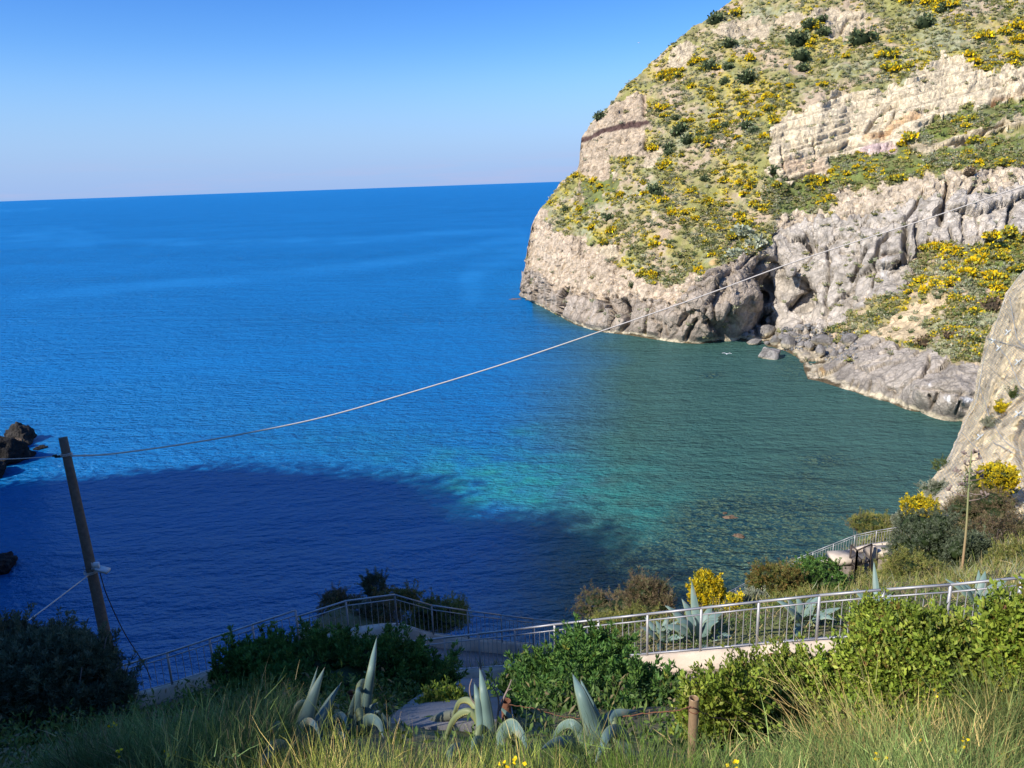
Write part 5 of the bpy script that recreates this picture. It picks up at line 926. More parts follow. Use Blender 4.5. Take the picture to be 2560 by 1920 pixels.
# a short paved flight between the two big bushes
# low dark leafy cover on the shaded near slope
rs = np.random.default_rng(89); n = 9000; x_ = rs.uniform(-14, 10, n); y_ = rs.uniform(4.5, 16.5, n); dl = np.minimum.reduce([segdist(x_, y_, [tuple(p[:2]) for p in (0.5 * (np.array(a) + np.array(b)))]) for a, b in ((railA, pA_in), (railB, pB_in), (railC, pC_in))])
ax2 = np.array([patch(1165, 1700, 0, 1)[:2], patch(1140, 1760, 0, 1)[:2], patch(1128, 1830, 0, 1)[:2]]); PATHX = ax2
kp = (dl > 1.1) & (segdist(x_, y_, [tuple(p) for p in ax2]) > .62); x_, y_ = x_[kp], y_[kp]; pw = np.array([x_, y_, ground_z(x_, y_) + rs.uniform(0, .35, len(x_)) * sstep(5, 7, y_)]).T; pp = np.repeat(pw, 7, 0) + rs.normal(size=(len(pw) * 7, 3)) * .07
v, f = leaves(pp, rs.normal(size=pp.shape) * .7 + [0, 0, .8], rs.uniform(.05, .12, len(pp)), .03, rs); cc = np.repeat(palette(len(pp), [(.05, .10, .02), (.09, .15, .035), (.14, .2, .05), (.2, .16, .08)], [4, 4, 2, 1], rs), 4, 0)
props(mesh_obj('low_plants', v, f, M_LEAF, np.clip(cc, .01, .8)), 'low leafy plants covering the near slope between the bushes', 'undergrowth', kind='stuff')
l_ = catmull(np.array([np.append(p, float(ground_z(*p)) + .42) for p in PATHX]), 6); strip('path', offs(l_, -.55), offs(l_, .55), -.36, .35, M_PAVE)
# ground cover of the terrace: grass and herbs nobody could count
rs = np.random.default_rng(88); n = 24000; x_ = rs.uniform(-12, 40, n); y_ = rs.uniform(14, 62, n); pw = np.array([x_, y_, ground_z(x_, y_)]).T; qx, qy, qd = pix(pw)
dl = np.minimum.reduce([segdist(x_, y_, [tuple(p[:2]) for p in (0.5 * (np.array(a) + np.array(b)))]) for a, b in ((railA, pA_in), (railB, pB_in), (railC, pC_in), (railD, pD_in))]); kp = (qx > -50) & (qx < 2650) & (pw[:, 2] > 1) & (dl > 1.25); pw = pw[kp]; dd = qd[kp]
pp = np.repeat(pw, 5, 0) + rs.normal(size=(len(pw) * 5, 3)) * [.14, .14, .02]; L_ = np.repeat(np.clip(dd / 55, .28, .8), 5) * rs.uniform(.5, 1.2, len(pp)); cl = palette(len(pp), [(.16, .20, .05), (.26, .26, .08), (.36, .29, .14), (.24, .26, .17)], [4, 3, 3, 2], rs) * (1 + fbm(pp * .5, 3)[:, None] * .8)
v, f, cc = blades(pp, rs.normal(size=pp.shape) * .45 + [0, 0, 1], L_, L_ * .07, rs, np.clip(cl, .02, .8), 2); props(mesh_obj('undergrowth', v, f, M_STEM, cc), 'grass and low herbs covering the terraces beyond the railing', 'undergrowth', kind='stuff')
# ---------------------------------------------------------------- agaves
def agave_leaf_geo(spine, width, cup=.2, twist=0.0, base_w=.75, face=None):
    """thick channelled leaf along a world-space spine; width is its widest, tip is a spike"""
    sp_ = catmull(spine, 8); n = len(sp_); s = np.concatenate([[0], np.cumsum(np.linalg.norm(np.diff(sp_, axis=0), axis=1))]); s /= s[-1]
    t = np.gradient(sp_, axis=0); t /= np.linalg.norm(t, axis=1)[:, None]; prof = np.interp(s, [0, .12, .4, .6, .8, .93, 1], [base_w, .8, 1, .86, .52, .2, .02]); view = (np.array(spine[len(spine) // 2]) - CAM) if face is None else -np.asarray(face, float); view = view / np.linalg.norm(view)
    v = []; f = []; m = 7
    for i in range(n):
        side = np.cross(t[i], view); side /= np.linalg.norm(side) + 1e-9; up = np.cross(side, t[i])
        a = twist * (s[i] - .5); side, up = side * math.cos(a) + up * math.sin(a), up * math.cos(a) - side * math.sin(a)
        w = width * prof[i] / 2; th = width * .05 * (1 - s[i] * .6)
        for j in range(m):
            u = -1 + 2 * j / (m - 1); v.append(sp_[i] + side * u * w - up * (cup * w * (u * u - .5)) * -1)
        for j in range(m):
            u = 1 - 2 * j / (m - 1); v.append(sp_[i] + side * u * w * .97 + up * (cup * w * (u * u - .5)) + up * -1 * th * (1 - u * u))
    f = grid_faces(n, 2 * m, True); v = np.array(v); e = np.tile(np.concatenate([np.abs(np.linspace(-1, 1, m)), np.abs(np.linspace(1, -1, m))]), n)
    c0 = np.array([.145, .225, .205]); nz = fbm(v * 5, 4)[:, None]; st = perlin(np.column_stack([e * 6, np.repeat(s, 2 * m) * 1.5, e * 0 + width * 90]))[:, None]
    c = c0 * (1 + nz * .35 + st * .15); c = c + (np.array([.34, .36, .16]) - c) * (sstep(.75, 1, e) * .55)[:, None]; c = c + (np.array([.10, .06, .04]) - c) * (sstep(.965, .99, np.repeat(s, 2 * m)))[:, None]
    c = c + (np.array([.30, .24, .14]) - c) * sstep(.32, .5, nz) * .7
    return v, f, np.clip(c, .02, .8)
def agave(lab, base, lv, group=None, name='agave', dry=3):
    root = empty(name, base, lab, 'agave', group); b = np.array(base, float); rs = np.random.default_rng(int(abs(b[0]) * 991) + 3)
    for k in range(dry):                                   # withered lower leaves, curled to the ground
        a = rs.uniform(0, 6.28); L = rs.uniform(.35, .6); h_ = np.array([math.cos(a), math.sin(a), 0]); sp = [b, b + h_ * L * .3 + [0, 0, .22], b + h_ * L * .65 + [0, 0, .12], b + h_ * L * .85 + [0, 0, -.12], b + h_ * L * .8 + [0, 0, -.25]]
        v, f, c = agave_leaf_geo(sp, .065, cup=.9, twist=rs.uniform(-1, 1), face=(0, -.5, .9)); c = np.array([.26, .20, .11]) * (c / c.mean()) ; link('withered_leaf', mk_mesh('withered_leaf', v - b, f, M_AGAVE, np.clip(c, .02, .6), True), root)
    for sp, w, kw in lv:
        v, f, c = agave_leaf_geo(sp, w, **kw); link('leaf', mk_mesh('leaf', v - b, f, M_AGAVE, c, True), root)
    return root
def ZP(l, ox, oy, k, d): return [P(ox + p[0] / k, oy + p[1] / k, d + (p[2] if len(p) > 2 else 0)) for p in l]
z1 = lambda l, d: ZP(l, 660, 1600, 3.456, d)
z3 = lambda l, d: ZP(l, 1200, 1600, 3.687, d)
def wd_(zpx, k, d): return zpx / k * d / F * 1.1
def gbase(px, py, d): p = P(px, py, d); return np.array([p[0], p[1], float(ground_z(p[0], p[1])) + .05])
d1 = 5.6; agave('blue grey agave leftmost at the bottom with two tall pointed leaves', gbase(735, 1960, 5.9), [
  (z1([(235, 1260, .1), (300, 1000, .05), (350, 700, .05), (410, 430, .1), (466, 224, .2)], d1), wd_(70, 3.456, d1), {}),
  (z1([(200, 1300), (270, 1060), (340, 760), (430, 470), (527, 232, .1)], d1), wd_(150, 3.456, d1), dict(cup=.3)),
  (z1([(300, 1300, .1), (370, 1020, .1), (450, 760, .1), (560, 540, .2), (673, 360, .3)], d1), wd_(120, 3.456, d1), dict(cup=.45)),
  (z1([(360, 1250, -.1), (330, 960, -.15), (340, 760, -.2), (390, 702, -.3), (455, 760, -.4), (500, 900, -.45)], d1), wd_(80, 3.456, d1), dict(twist=.5)),
  (z1([(260, 1280, -.3), (190, 1050, -.4), (110, 930, -.55), (20, 1000, -.7), (-30, 1120, -.8)], d1), wd_(150, 3.456, d1), {}),
  (z1([(330, 1280, -.2), (420, 1120, -.3), (500, 1020, -.4), (540, 900, -.4)], d1), wd_(70, 3.456, d1), {})])
d2 = 6.2; agave('agave with the single tallest upright leaf among the front plants', gbase(905, 1930, 6.4), [
  (z1([(820, 1000), (860, 720), (895, 470), (935, 220), (975, -28, .3)], d2), wd_(84, 3.456, d2), dict(cup=.5)),
  (z1([(690, 1000), (715, 820), (745, 640), (775, 500), (795, 445)], d2), wd_(58, 3.456, d2), dict(base_w=1)),
  (z1([(780, 1000, -.1), (798, 800, -.1), (808, 600, -.1), (815, 440, -.1), (850, 450), (852, 600), (850, 700)], d2), wd_(52, 3.456, d2), {}),
  (z1([(520, 940, .1), (560, 790), (610, 690), (655, 650), (700, 680, -.1), (712, 760, -.2)], d2), wd_(70, 3.456, d2), {}),
  (z1([(560, 1060, -.3), (575, 930, -.3), (620, 850, -.4), (670, 822, -.5), (705, 870, -.6)], d2), wd_(80, 3.456, d2), {}),
  (z1([(850, 1050, -.2), (845, 860, -.2), (870, 740, -.3), (920, 685, -.4), (990, 720, -.5), (1040, 860, -.6)], d2), wd_(110, 3.456, d2), {}),
  (z1([(700, 900), (770, 740), (860, 650), (960, 625), (1010, 612)], d2), wd_(110, 3.456, d2), {}),
  (z1([(1000, 1000), (1050, 850), (1055, 720), (1020, 620)], d2), wd_(70, 3.456, d2), {}),
  (z1([(860, 700), (900, 610), (940, 565), (988, 538)], d2), wd_(40, 3.456, d2), {}),
  (z1([(720, 1060, -.3), (735, 900, -.3), (745, 800, -.35)], d2), wd_(110, 3.456, d2), dict(base_w=1)),
  (z1([(1090, 960), (1085, 800), (1090, 650)], d2), wd_(40, 3.456, d2), {}), (z1([(1220, 900, .3), (1205, 780, .3), (1178, 680, .3)], d2), wd_(34, 3.456, d2), {})])
d3 = 5.6; agave('agave with a pair of narrow upright leaves left of the dead branch', gbase(1225, 1930, 5.8), [
  (z1([(1960, 1080), (1945, 850), (1925, 640), (1895, 430), (1863, 238, .15)], d3), wd_(104, 3.456, d3), dict(cup=.4)),
  (z1([(1900, 1080), (1880, 830), (1868, 660), (1842, 480), (1815, 362, .15)], d3), wd_(84, 3.456, d3), dict(cup=.4)),
  (z1([(2080, 1060, -.1), (2060, 850, -.1), (2110, 760, -.2), (2160, 745, -.3), (2240, 850, -.4), (2270, 960, -.5)], d3), wd_(120, 3.456, d3), {}),
  (z1([(1980, 1100, -.3), (1900, 930, -.4), (1830, 870, -.5), (1790, 960, -.6)], d3), wd_(110, 3.456, d3), {}),
  (z1([(1760, 1140, -.2), (1700, 980, -.3), (1620, 960, -.4), (1590, 1060, -.5)], d3), wd_(130, 3.456, d3), {}),
  (z1([(2230, 780), (2160, 700), (2080, 620), (2020, 560)], d3 + .2), wd_(44, 3.456, d3), {})])
d4 = 4.9; agave('large agave with arching leaves left of the brown pipe post', gbase(1540, 1990, 5.0), [
  (z3([(1230, 1400), (1140, 1080), (1030, 780), (930, 500), (852, 308, .2)], d4), wd_(165, 3.687, d4), dict(cup=.5)),
  (z3([(1250, 1400, .1), (1160, 1000, .1), (1060, 700, .1), (980, 500, .15), (922, 352, .25)], d4), wd_(120, 3.687, d4), dict(cup=.4)),
  (z3([(1100, 1400), (1010, 1150, .05), (940, 890, .1), (860, 780, .1), (770, 785, .15), (700, 860, .2), (668, 940, .25)], d4), wd_(105, 3.687, d4), {}),
  (z3([(1050, 1400, -.2), (960, 1150, -.25), (870, 1000, -.3), (770, 940, -.4), (650, 960, -.5), (560, 1010, -.6)], d4), wd_(125, 3.687, d4), {}),
  (z3([(1330, 1400, .1), (1270, 1080, .1), (1205, 830, .1), (1190, 720, .1), (1270, 672, .15), (1370, 662, .2), (1462, 648, .3)], d4), wd_(105, 3.687, d4), {}),
  (z3([(1440, 1400, -.1), (1390, 1120, -.15), (1310, 900, -.2), (1240, 838, -.3), (1170, 880, -.4), (1110, 1020, -.5), (1050, 1160, -.6)], d4), wd_(120, 3.687, d4), {}),
  (z3([(1350, 1400), (1300, 1150), (1240, 900), (1200, 820)], d4 + .1), wd_(120, 3.687, d4), dict(base_w=1))])
# agaves behind the railing
def rosette(lab, px, py, d, R, n, seed, tall=None):
    rs = np.random.default_rng(seed); b = P(px, py, d); b[2] = float(ground_z(b[0], b[1])); lv = []
    for k in range(n):
        a = k * 2.4 + rs.uniform(-.2, .2); e = rs.uniform(.35, 1.25); L = R * rs.uniform(.8, 1.1); u = np.array([math.cos(a) * math.cos(e), math.sin(a) * math.cos(e), math.sin(e)]); h_ = np.array([math.cos(a), math.sin(a), 0])
        dr = rs.uniform(.0, .5) * L * (1.3 - e * .6); lv.append(([b + h_ * .06, b + u * L * .35, b + u * L * .7 - [0, 0, dr * .25], b + u * L + h_ * .1 * L - [0, 0, dr]], R * .25, dict(face=(-u[0] * .2 - h_[0] * .2, -.5, .9))))
    if tall is not None: lv.append(([b, b + (tall - b) * .3, b + (tall - b) * .65, tall], R * .2, {}))
    return agave(lab, b, lv)
z7 = lambda x, y, d: P(1600 + x / 3.456, 1200 + y / 3.456, d)
rosette('very large pale agave with bent leaves behind the railing below the yellow broom', 1748, 1640, 17.4, 1.1, 13, 1, z7(445, 865, 17.6))
rosette('agave with four upright leaves seen through the middle of the railing', 2005, 1600, 16.6, .8, 10, 2)
rosette('agave with a tall bright leaf rising over the railing right of the gate', 2195, 1560, 16.8, .8, 10, 3, z7(2020, 700, 17.2))
rosette('agave behind the far right stretch of the railing', 2445, 1520, 17.0, .8, 10, 4, P(2447, 1423, 17.4))
rosette('small agave at the shaded foot of the railing left of the large one', 1655, 1640, 17.8, .7, 8, 5)
c_ = on_head(2396, 735)[0]; root = empty('agave', c_, 'tiny blue agave on the far slope among yellow shrubs', 'agave')
for k in range(10):
    a = k * 2.4; u = np.array([math.cos(a) * .7, math.sin(a) * .7, .7]); v, f, cc = agave_leaf_geo([c_, c_ + u * .9, c_ + u * 1.7], .3); link('leaf', mk_mesh('leaf', v - c_, f, M_AGAVE, cc, True), root)
# flowering stalk, dried
b = P(2400, 1462, 36); b[2] = float(ground_z(b[0], b[1])); tp = P(2429, 1128, 38); root = empty('agave_stalk', b, 'tall dry agave flower stalk with short side branches', 'agave stalk')
v, f = tube(catmull([b, b + (tp - b) * .35 + [.05, 0, 0], b + (tp - b) * .7, tp], 8), np.linspace(.06, .028, 25), 8); cz = sstep(0, .7, (v[:, 2] - b[2]) / (tp[2] - b[2]))[:, None]
link('stalk', mk_mesh('stalk', v - b, f, M_STEM, np.array([.34, .22, .12]) * (1 - cz) + np.array([.24, .27, .12]) * cz), root)
rs = np.random.default_rng(9)
for k in range(13):
    t = .58 + k * .034; p0 = b + (tp - b) * t; a = k * 2.5; L = .75 * (1.15 - t) * 2.2; p2 = p0 + np.array([math.cos(a) * L, math.sin(a) * L * .8, L * .22]); pr = [tube([p0, (p0 + p2) / 2 - [0, 0, .05], p2], [.03, .024, .02], 5)]
    for q in range(5): pr.append(tube([p2, p2 + rs.normal(size=3) * .09 + [0, 0, .1]], [.035, .05], 5))
    v, f = cat_geo(pr); link('branch', mk_mesh('branch', v - b, f, M_TWIG), root)

# ---------------------------------------------------------------- timber pole, floodlight, cables
pt = P(157, 1093, 18.6); pb = P(285, 1700, 18.9); ax_ = pt + (pb - pt) * 1.0; pbz = np.array([pb[0], pb[1], float(ground_z(pb[0], pb[1])) - .3]); pbz = pt + (pb - pt) * ((pt[2] - pbz[2]) / (pt[2] - pb[2]))
root = empty('utility_pole', pbz, 'dark weathered timber pole standing in the lower left', 'pole'); v, f = tube(catmull([pbz, (pbz + pt) / 2 + [.02, 0, 0], pt], 10), np.linspace(.155, .098, 21), 14); link('shaft', mk_mesh('shaft', v - pbz, f, M_WOOD, None, True), root)
def ringat(t, r, nm, mat=M_CABLE, wr=.008, turns=3):
    c = pt + (pb - pt) * t; a = np.linspace(0, 2 * math.pi * turns, 14 * turns); v, f = tube(np.stack([c[0] + np.cos(a) * r, c[1] + np.sin(a) * r, c[2] + a * .004], 1), wr, 5); link(nm, mk_mesh(nm, v - pbz, f, mat), root); return c
cA = ringat(.075, .125, 'cable_tie'); cB = ringat(.555, .16, 'cable_tie'); ringat(.53, .158, 'wire_loop', M_DARK, .006, 1)
v, f = cat_geo([box(cA + [-.26, -.05, 0], cA + [-.08, -.03, 0], .05, .05), box(cA + [-.30, -.05, .03], cA + [-.22, -.05, .03], .07, .04)]); link('insulator', mk_mesh('insulator', v - pbz, f, M_DARK), root)
# floodlight on the pole
lp = P(252, 1421, 18.6); root = empty('floodlight', lp, 'small blue grey floodlight fixed to the right side of the pole', 'floodlight')
v, f = box(lp + [-.10, 0, .02], lp + [.18, 0, -.04], .20, .06); v[4:] += [0, 0, -.04]; link('housing', mk_mesh('housing', v - lp, f, M_LAMP), root)
v, f = box(lp + [-.10, 0, -.015], lp + [.17, 0, -.075], .17, .012); link('lens', mk_mesh('lens', v - lp, f, M_WHITE), root)
v, f = cat_geo([box(lp + [-.22, 0, .0], lp + [-.08, 0, .0], .05, .03), box(lp + [-.2, 0, -.05], lp + [-.2, 0, .16], .02, .02, (0, 1, 0))]); link('bracket', mk_mesh('bracket', v - lp, f, M_GALV), root)
jb = P(241, 1413, 18.55); root = empty('junction_box', jb, 'small white junction box on the pole above the floodlight', 'junction box'); v, f = box(jb + [0, 0, -.07], jb + [0, 0, .07], .13, .07, (0, 1, 0)); link('housing', mk_mesh('housing', v - jb, f, M_WHITE), root)
def cable(name, pts, r, mat, lab, n=10):
    v, f = tube(catmull(pts, n), r, 6); props(mesh_obj(name, v, f, mat), lab, 'cable')
cable('overhead_cable', [cA + [.1, -.02, 0], P(275, 1135, 19.4), P(440, 1113, 20.5), P(600, 1086, 21.4), P(800, 1045, 22.4), P(1000, 989, 23.2), P(1250, 913, 24), P(1500, 829, 24.6), P(1750, 742, 25.2), P(2000, 650, 25.8), P(2300, 553, 26.4), P(2560, 465, 27), P(2900, 355, 28)], .021, M_CABLE, 'long pale rope like cable sweeping from the pole to the upper right')
cable('guy_wire', [cA + [-.12, 0, 0], P(60, 1146, 18.3), P(0, 1148, 18.0), P(-200, 1150, 17)], .011, M_CABLE, 'thin pale wire from the pole top to the left edge')
cable('guy_wire', [cB + [.02, -.17, .03], P(120, 1515, 16.5), P(0, 1604, 14.5), P(-200, 1770, 12)], .014, M_CABLE, 'pale wire running from the floodlight down to the lower left')
cable('drop_wire', [P(250, 1432, 18.6), P(268, 1490, 19), P(310, 1580, 20), P(360, 1660, 20.8), P(378, 1700, 21.3)], .012, M_DARK, 'black wire drooping from the floodlight to the shaded railing')

# ---------------------------------------------------------------- near fence: posts, wires, branch, dead leaf
pp_ = P(1735, 1745, 4.5); gz_ = float(ground_z(pp_[0], pp_[1])) - .2; bs_ = np.array([pp_[0], pp_[1], gz_]); root = empty('pipe_post', bs_, 'bronze brown metal pipe post in the bottom foreground', 'post')
def pipe(c, zb, zt, r, mat, root, b):
    a = np.linspace(0, 2 * math.pi, 28, endpoint=False); rings = [(r, zb), (r, zt - .003), (r * .97, zt), (r * .88, zt), (r * .86, zt - .004), (r * .86, zt - .35)]
    v = np.array([(c[0] + math.cos(t) * q, c[1] + math.sin(t) * q, z) for q, z in rings for t in a]); link('pipe', mk_mesh('pipe', v - b, grid_faces(len(rings), 28, True)[:, ::-1], mat, None, True), root)
pipe(pp_, gz_, pp_[2], .0285, M_BRONZE, root, bs_)
p2_ = P(1265, 1752, 6.4); g2 = float(ground_z(p2_[0], p2_[1])) - .2; b2 = np.array([p2_[0], p2_[1], g2]); root = empty('pipe_post', b2, 'rusty open pipe post behind the dead branch', 'post'); pipe(p2_, g2, p2_[2], .042, M_RUST, root, b2)
p4 = P(878, 1732, 7.4); g4 = float(ground_z(p4[0], p4[1])) - .2; b4 = np.array([p4[0], p4[1], g4]); root = empty('pipe_post', b4, 'rusty pipe post end behind the cut agave leaf', 'post'); pipe(p4, g4, p4[2], .045, M_RUST, root, b4)
def wob_line(pts, amp, seed, n=10):
    l = catmull(pts, n); return l + fbm(np.column_stack([np.arange(len(l)) * .35, np.zeros(len(l)), np.full(len(l), float(seed))]), 2)[:, None] * amp * np.array([.3, .3, 1])
v, f = tube(wob_line([P(1557, 1792, 4.75), P(1620, 1782, 4.7), P(1690, 1777, 4.6), P(1722, 1768, 4.48), P(1738, 1772, 4.45), P(1780, 1792, 4.7), P(1850, 1803, 5.1), P(1900, 1812, 5.6)], .012, 3), .0036, 6); props(mesh_obj('fence_wire', v, f, M_RUST), 'rusty wire twisted round the brown pipe post', 'wire')
a = np.linspace(0, 6.6, 26); v, f = tube(np.stack([pp_[0] + np.cos(a) * .031, pp_[1] + np.sin(a) * .031, pp_[2] - .075 - a * .002], 1), .003, 5); props(mesh_obj('wire_loop', v, f, M_RUST), 'rusty wire loop tied around the brown pipe post', 'wire')
v, f = tube(wob_line([P(1272, 1762, 6.35), P(1330, 1770, 6.1), P(1400, 1790, 5.8), P(1460, 1796, 5.5)], .012, 8), .003, 6); props(mesh_obj('fence_wire', v, f, M_RUST), 'thin rusty wire from the rusty post towards the right agave', 'wire')
bb = P(1248, 1850, 5.7); parts = []
for l, r in (([(1245, 1850), (1244, 1800), (1247, 1765), (1243, 1735), (1228, 1712)], .011), ([(1249, 1775), (1256, 1755), (1264, 1735), (1272, 1718), (1279, 1699)], .011), ([(1270, 1725), (1280, 1722)], .006), ([(1190, 1762), (1178, 1745), (1174, 1720), (1180, 1697)], .008), ([(1255, 1850), (1256, 1810), (1262, 1795)], .009), ([(1190, 1762), (1196, 1800), (1210, 1850)], .01)):
    parts.append(tube(catmull([P(x, y, 5.7) for x, y in l], 5), np.linspace(r, r * .45, (len(l) - 1) * 5 + 1), 6))
v, f = cat_geo(parts); o = mesh_obj('dead_branch', v, f, M_TWIG, loc=bb); props(o, 'bare forked grey branch between the middle and right agaves', 'branch')
v, f = tube(catmull([P(1060, 1880, 6.9), P(1075, 1815, 6.8), P(1110, 1792, 6.7), P(1150, 1785, 6.6), P(1195, 1780, 6.5)], 6), np.linspace(.055, .035, 25), 8); props(mesh_obj('fallen_stalk', v, f, M_AGAVE, np.full((len(v), 3), (.17, .18, .13))), 'thick dull stem lying bent behind the front grass', 'stem')
# litter bag by the shaded railing
lb = P(765, 1585, 20.6); root = empty('litter_bag', lb, 'crumpled white and green plastic bag stuck by the shaded railing', 'bag')
rkm = rock_mesh('bag', 5, 3, .9, (.75, .77, .82), 1, M_WHITE); o = link('bag', rkm, root); o.scale = (.19, .12, .24); rk2 = rock_mesh('bag_flap', 6, 2, .6, (.1, .5, .08), 1, M_GREENP); o = link('bag_flap', rk2, root, (.24, 0, .1)); o.scale = (.13, .08, .1)

# ---------------------------------------------------------------- iron gate and its piers
def z1p(x, y, d): return P(1920 + x / 3.456, 1240 + y / 3.456, d)
gA = z1p(690, 755, 42.6); gB = z1p(745, 762, 41.9); gC = z1p(868, 735, 42.6)
root = empty('iron_gate', gB, 'dark iron bar gate between stone piers on the far path', 'gate'); hG = 2.05
for (a_, b_, nb) in ((gA, gB, 6), (gB, gC, 12)):
    a_ = np.array([a_[0], a_[1], gB[2]]); b_ = np.array([b_[0], b_[1], gB[2]])
    for z_ in (.12, 1.05, hG): v, f = box(a_ + [0, 0, z_], b_ + [0, 0, z_], .05, .06); link('rail', mk_mesh('rail', v - gB, f, M_GATE), root)
    for j in range(nb + 1):
        p = a_ + (b_ - a_) * j / nb; w_ = .08 if j in (0, nb) else .022; v, f = box(p + [0, 0, .0], p + [0, 0, hG - .032], w_, w_, (0, 1, 0)); link('frame_post' if w_ > .05 else 'bar', mk_mesh('bar', v - gB, f, M_GATE), root)
M_STONE = simple('rubble_masonry', (.20, .165, .14), .95, 0, .5, 7, 1.0, 14)
def pier(p, w, dpt, h, lab, cap=True):
    b0 = np.array([p[0], p[1], p[2] - 1.0]); root = empty('stone_pier', b0, lab, 'pier'); v, f = box(p - [0, 0, 1], p + [0, 0, h], w, dpt, (0, 1, 0)); link('masonry', mk_mesh('masonry', v - b0, f, M_STONE), root)
    v, f = box(p + [0, 0, h + .002], p + [0, 0, h + .34], w * 1.12, dpt * 1.12, (0, 1, 0)); link('cap', mk_mesh('cap', v - b0, f, M_WALL), root)
pier(z1p(640, 745, 43.0), 1.35, 1.0, 1.35, 'stone pier with thick pale cap left of the iron gate')
pier(z1p(960, 725, 43.4), 1.5, .8, 1.6, 'stone pier with thick pale cap right of the iron gate')
gp0 = z1p(885, 740, 43.0); v, f = box(gp0 - [0, 0, .6], gp0 + [0, 0, 2.2], .28, .28, (0, 1, 0)); props(mesh_obj('gate_post', v, f, M_WALL), 'slim cream post at the right side of the iron gate', 'post')

# ---------------------------------------------------------------- netting on the right cliff
def conf(px, py, k=.18): c = on_cliff(px, py); d = CAM - c; return c + d / np.linalg.norm(d) * k
root = empty('rockfall_net', conf(2520, 1000), 'grey rockfall netting with steel ropes draped over the right cliff', 'net'); b = np.array(root.location)
st = cg_[::3, 0:170:4]; off = CAM - st; off /= np.linalg.norm(off, axis=2)[..., None]; nn_ = fbm((st.reshape(-1, 3)) * .5, 3).reshape(st.shape[:2])
sm = st.copy()
for _ in range(8): sm[1:-1, 1:-1] = (sm[:-2, 1:-1] + sm[2:, 1:-1] + sm[1:-1, :-2] + sm[1:-1, 2:]) / 4
sm = sm + off * (.28 + nn_[..., None] * .1); nr, ncx = sm.shape[:2]; seg = []
vv_ = sm.reshape(-1, 3); idx = np.arange(nr * ncx).reshape(nr, ncx)
e = np.concatenate([np.stack([idx[:-1, :-1].ravel(), idx[1:, 1:].ravel()], 1), np.stack([idx[:-1, 1:].ravel(), idx[1:, :-1].ravel()], 1)])
a_, b_ = vv_[e[:, 0]], vv_[e[:, 1]]; dr = b_ - a_; dr /= np.linalg.norm(dr, axis=1)[:, None]; s_ = np.cross(dr, off.reshape(-1, 3)[e[:, 0]]); s_ /= np.linalg.norm(s_, axis=1)[:, None]; w_ = .009
V = np.stack([a_ - s_ * w_, a_ + s_ * w_, b_ + s_ * w_, b_ - s_ * w_], 1).reshape(-1, 3); Fq = np.arange(len(V)).reshape(-1, 4); o = link('mesh_panel', mk_mesh('mesh_panel', V - b, Fq, M_NET), root); o['kind'] = 'stuff'
for l in ([(2560, 660), (2513, 735), (2491, 800), (2458, 890), (2438, 1000), (2400, 1075), (2366, 1155)], [(2480, 850), (2520, 900), (2545, 960), (2600, 1010)], [(2445, 960), (2470, 1040), (2505, 1100), (2600, 1160)], [(2480, 1105), (2530, 1130), (2600, 1150)], [(2520, 740), (2540, 850), (2600, 900)], [(2400, 1080), (2440, 1120), (2480, 1230)], [(2546, 1035), (2600, 1050)], [(2466, 845), (2560, 870), (2600, 880)]):
    ln = np.array(l, float); t_ = np.linspace(0, len(ln) - 1, len(ln) * 5); pts = [conf(np.interp(t, range(len(ln)), ln[:, 0]) + 2, np.interp(t, range(len(ln)), ln[:, 1]), .42) for t in t_]; v, f = tube(pts, .022, 5); link('steel_rope', mk_mesh('steel_rope', v - b, f, M_NET), root)
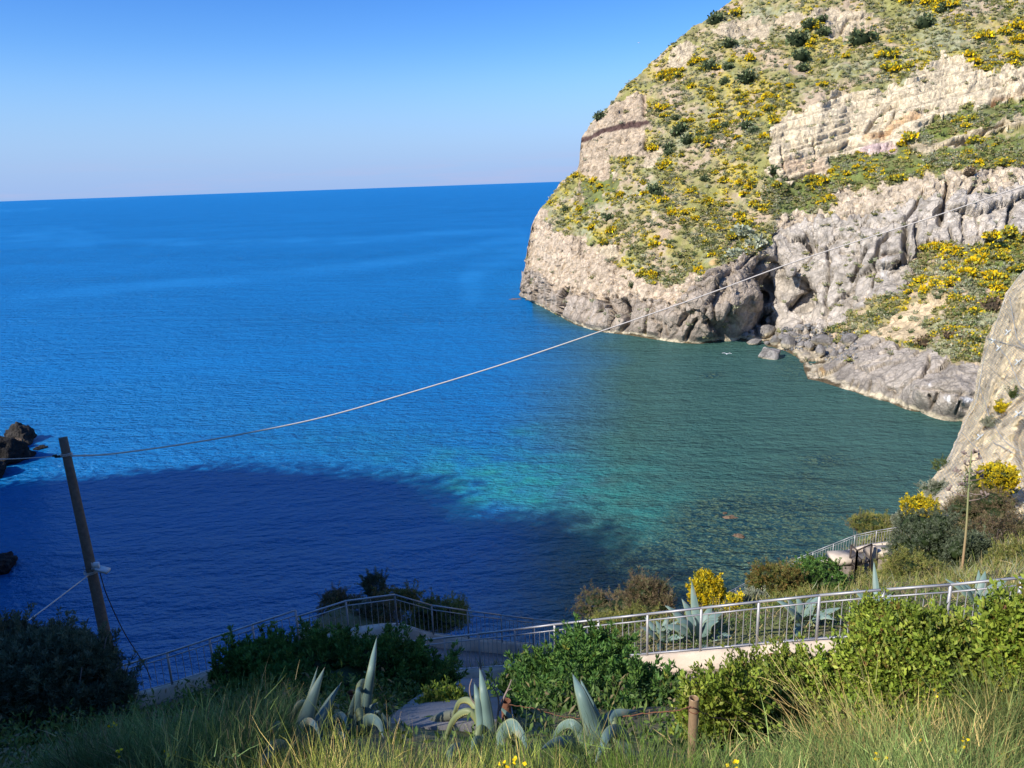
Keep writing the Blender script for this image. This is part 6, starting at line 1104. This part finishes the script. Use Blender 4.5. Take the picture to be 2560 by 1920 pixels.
for x, y in ((2482, 852), (2520, 830), (2498, 870), (2545, 905), (2448, 1092), (2545, 1035)):
    c = conf(x, y, .5); pr = [box(c + np.array([math.cos(t), 0, math.sin(t)]) * -.3, c + np.array([math.cos(t), 0, math.sin(t)]) * .3, .07, .05, (0, 1, 0)) for t in (.78, 2.36)]; v, f = cat_geo(pr); link('anchor_plate', mk_mesh('anchor_plate', v - b, f, M_LAMP), root)
# small plants on the cliff face
for i, (x, y, w_, kd, lab) in enumerate(((2500, 1022, 24, 'gold', 'small yellow shrub growing on the netted cliff face'), (2532, 985, 16, 'broom', 'small green tuft high on the netted cliff face'), (2340, 1165, 40, 'broom', 'green shrub hanging on the lower left edge of the netted cliff'), (2480, 1055, 40, 'grey', 'grey tuft below the small yellow shrub on the cliff'))):
    c = conf(x, y, .3); rs = np.random.default_rng(600 + i); r_ = w_ / 2 * pix(c)[2] / F; v, f, cc = foliage(kd, bush_lobes(c, r_, r_, r_ * .8, 4, rs), 260, rs, 1.8); o = mesh_obj('cliff_shrub', v, f, M_LEAF, cc, loc=c); props(o, lab, 'shrub')

# ---------------------------------------------------------------- gulls
def gull(p, s, lab, yaw):
    root = empty('gull', p, lab, 'gull'); c, sn = math.cos(yaw), math.sin(yaw); R_ = np.array([[c, -sn, 0], [sn, c, 0], [0, 0, 1]])
    v, f = tube([(-.25, 0, 0), (-.1, 0, .02), (.1, 0, .02), (.25, 0, .01), (.32, 0, 0)], [.02, .07, .08, .05, .015], 8); link('body', mk_mesh('body', v @ R_.T * s, f, M_BIRD), root)
    for sd_ in (-1, 1):
        pf = [(.10, .04, .04), (.06, .35, .2), (-.02, .72, .13), (-.1, .74, .12), (-.08, .35, .18), (-.1, .04, .03)]; v = np.array([(x, y * sd_, z) for x, y, z in pf]); v = np.concatenate([v, v - [0, 0, .012]]); f = np.array([(0, 1, 4, 5), (1, 2, 3, 4), (6, 11, 10, 7), (7, 10, 9, 8), (0, 6, 7, 1), (1, 7, 8, 2), (3, 9, 10, 4), (4, 10, 11, 5)]); link('wing', mk_mesh('wing', v @ R_.T * s, f, M_BIRD), root)
gull(P(1817, 885, 150), 1.3, 'white gull gliding low over the green water near the boulders', 1.2)
gull(P(1597, 107, 240), 1.0, 'tiny white gull high in the sky by the headland', .4)
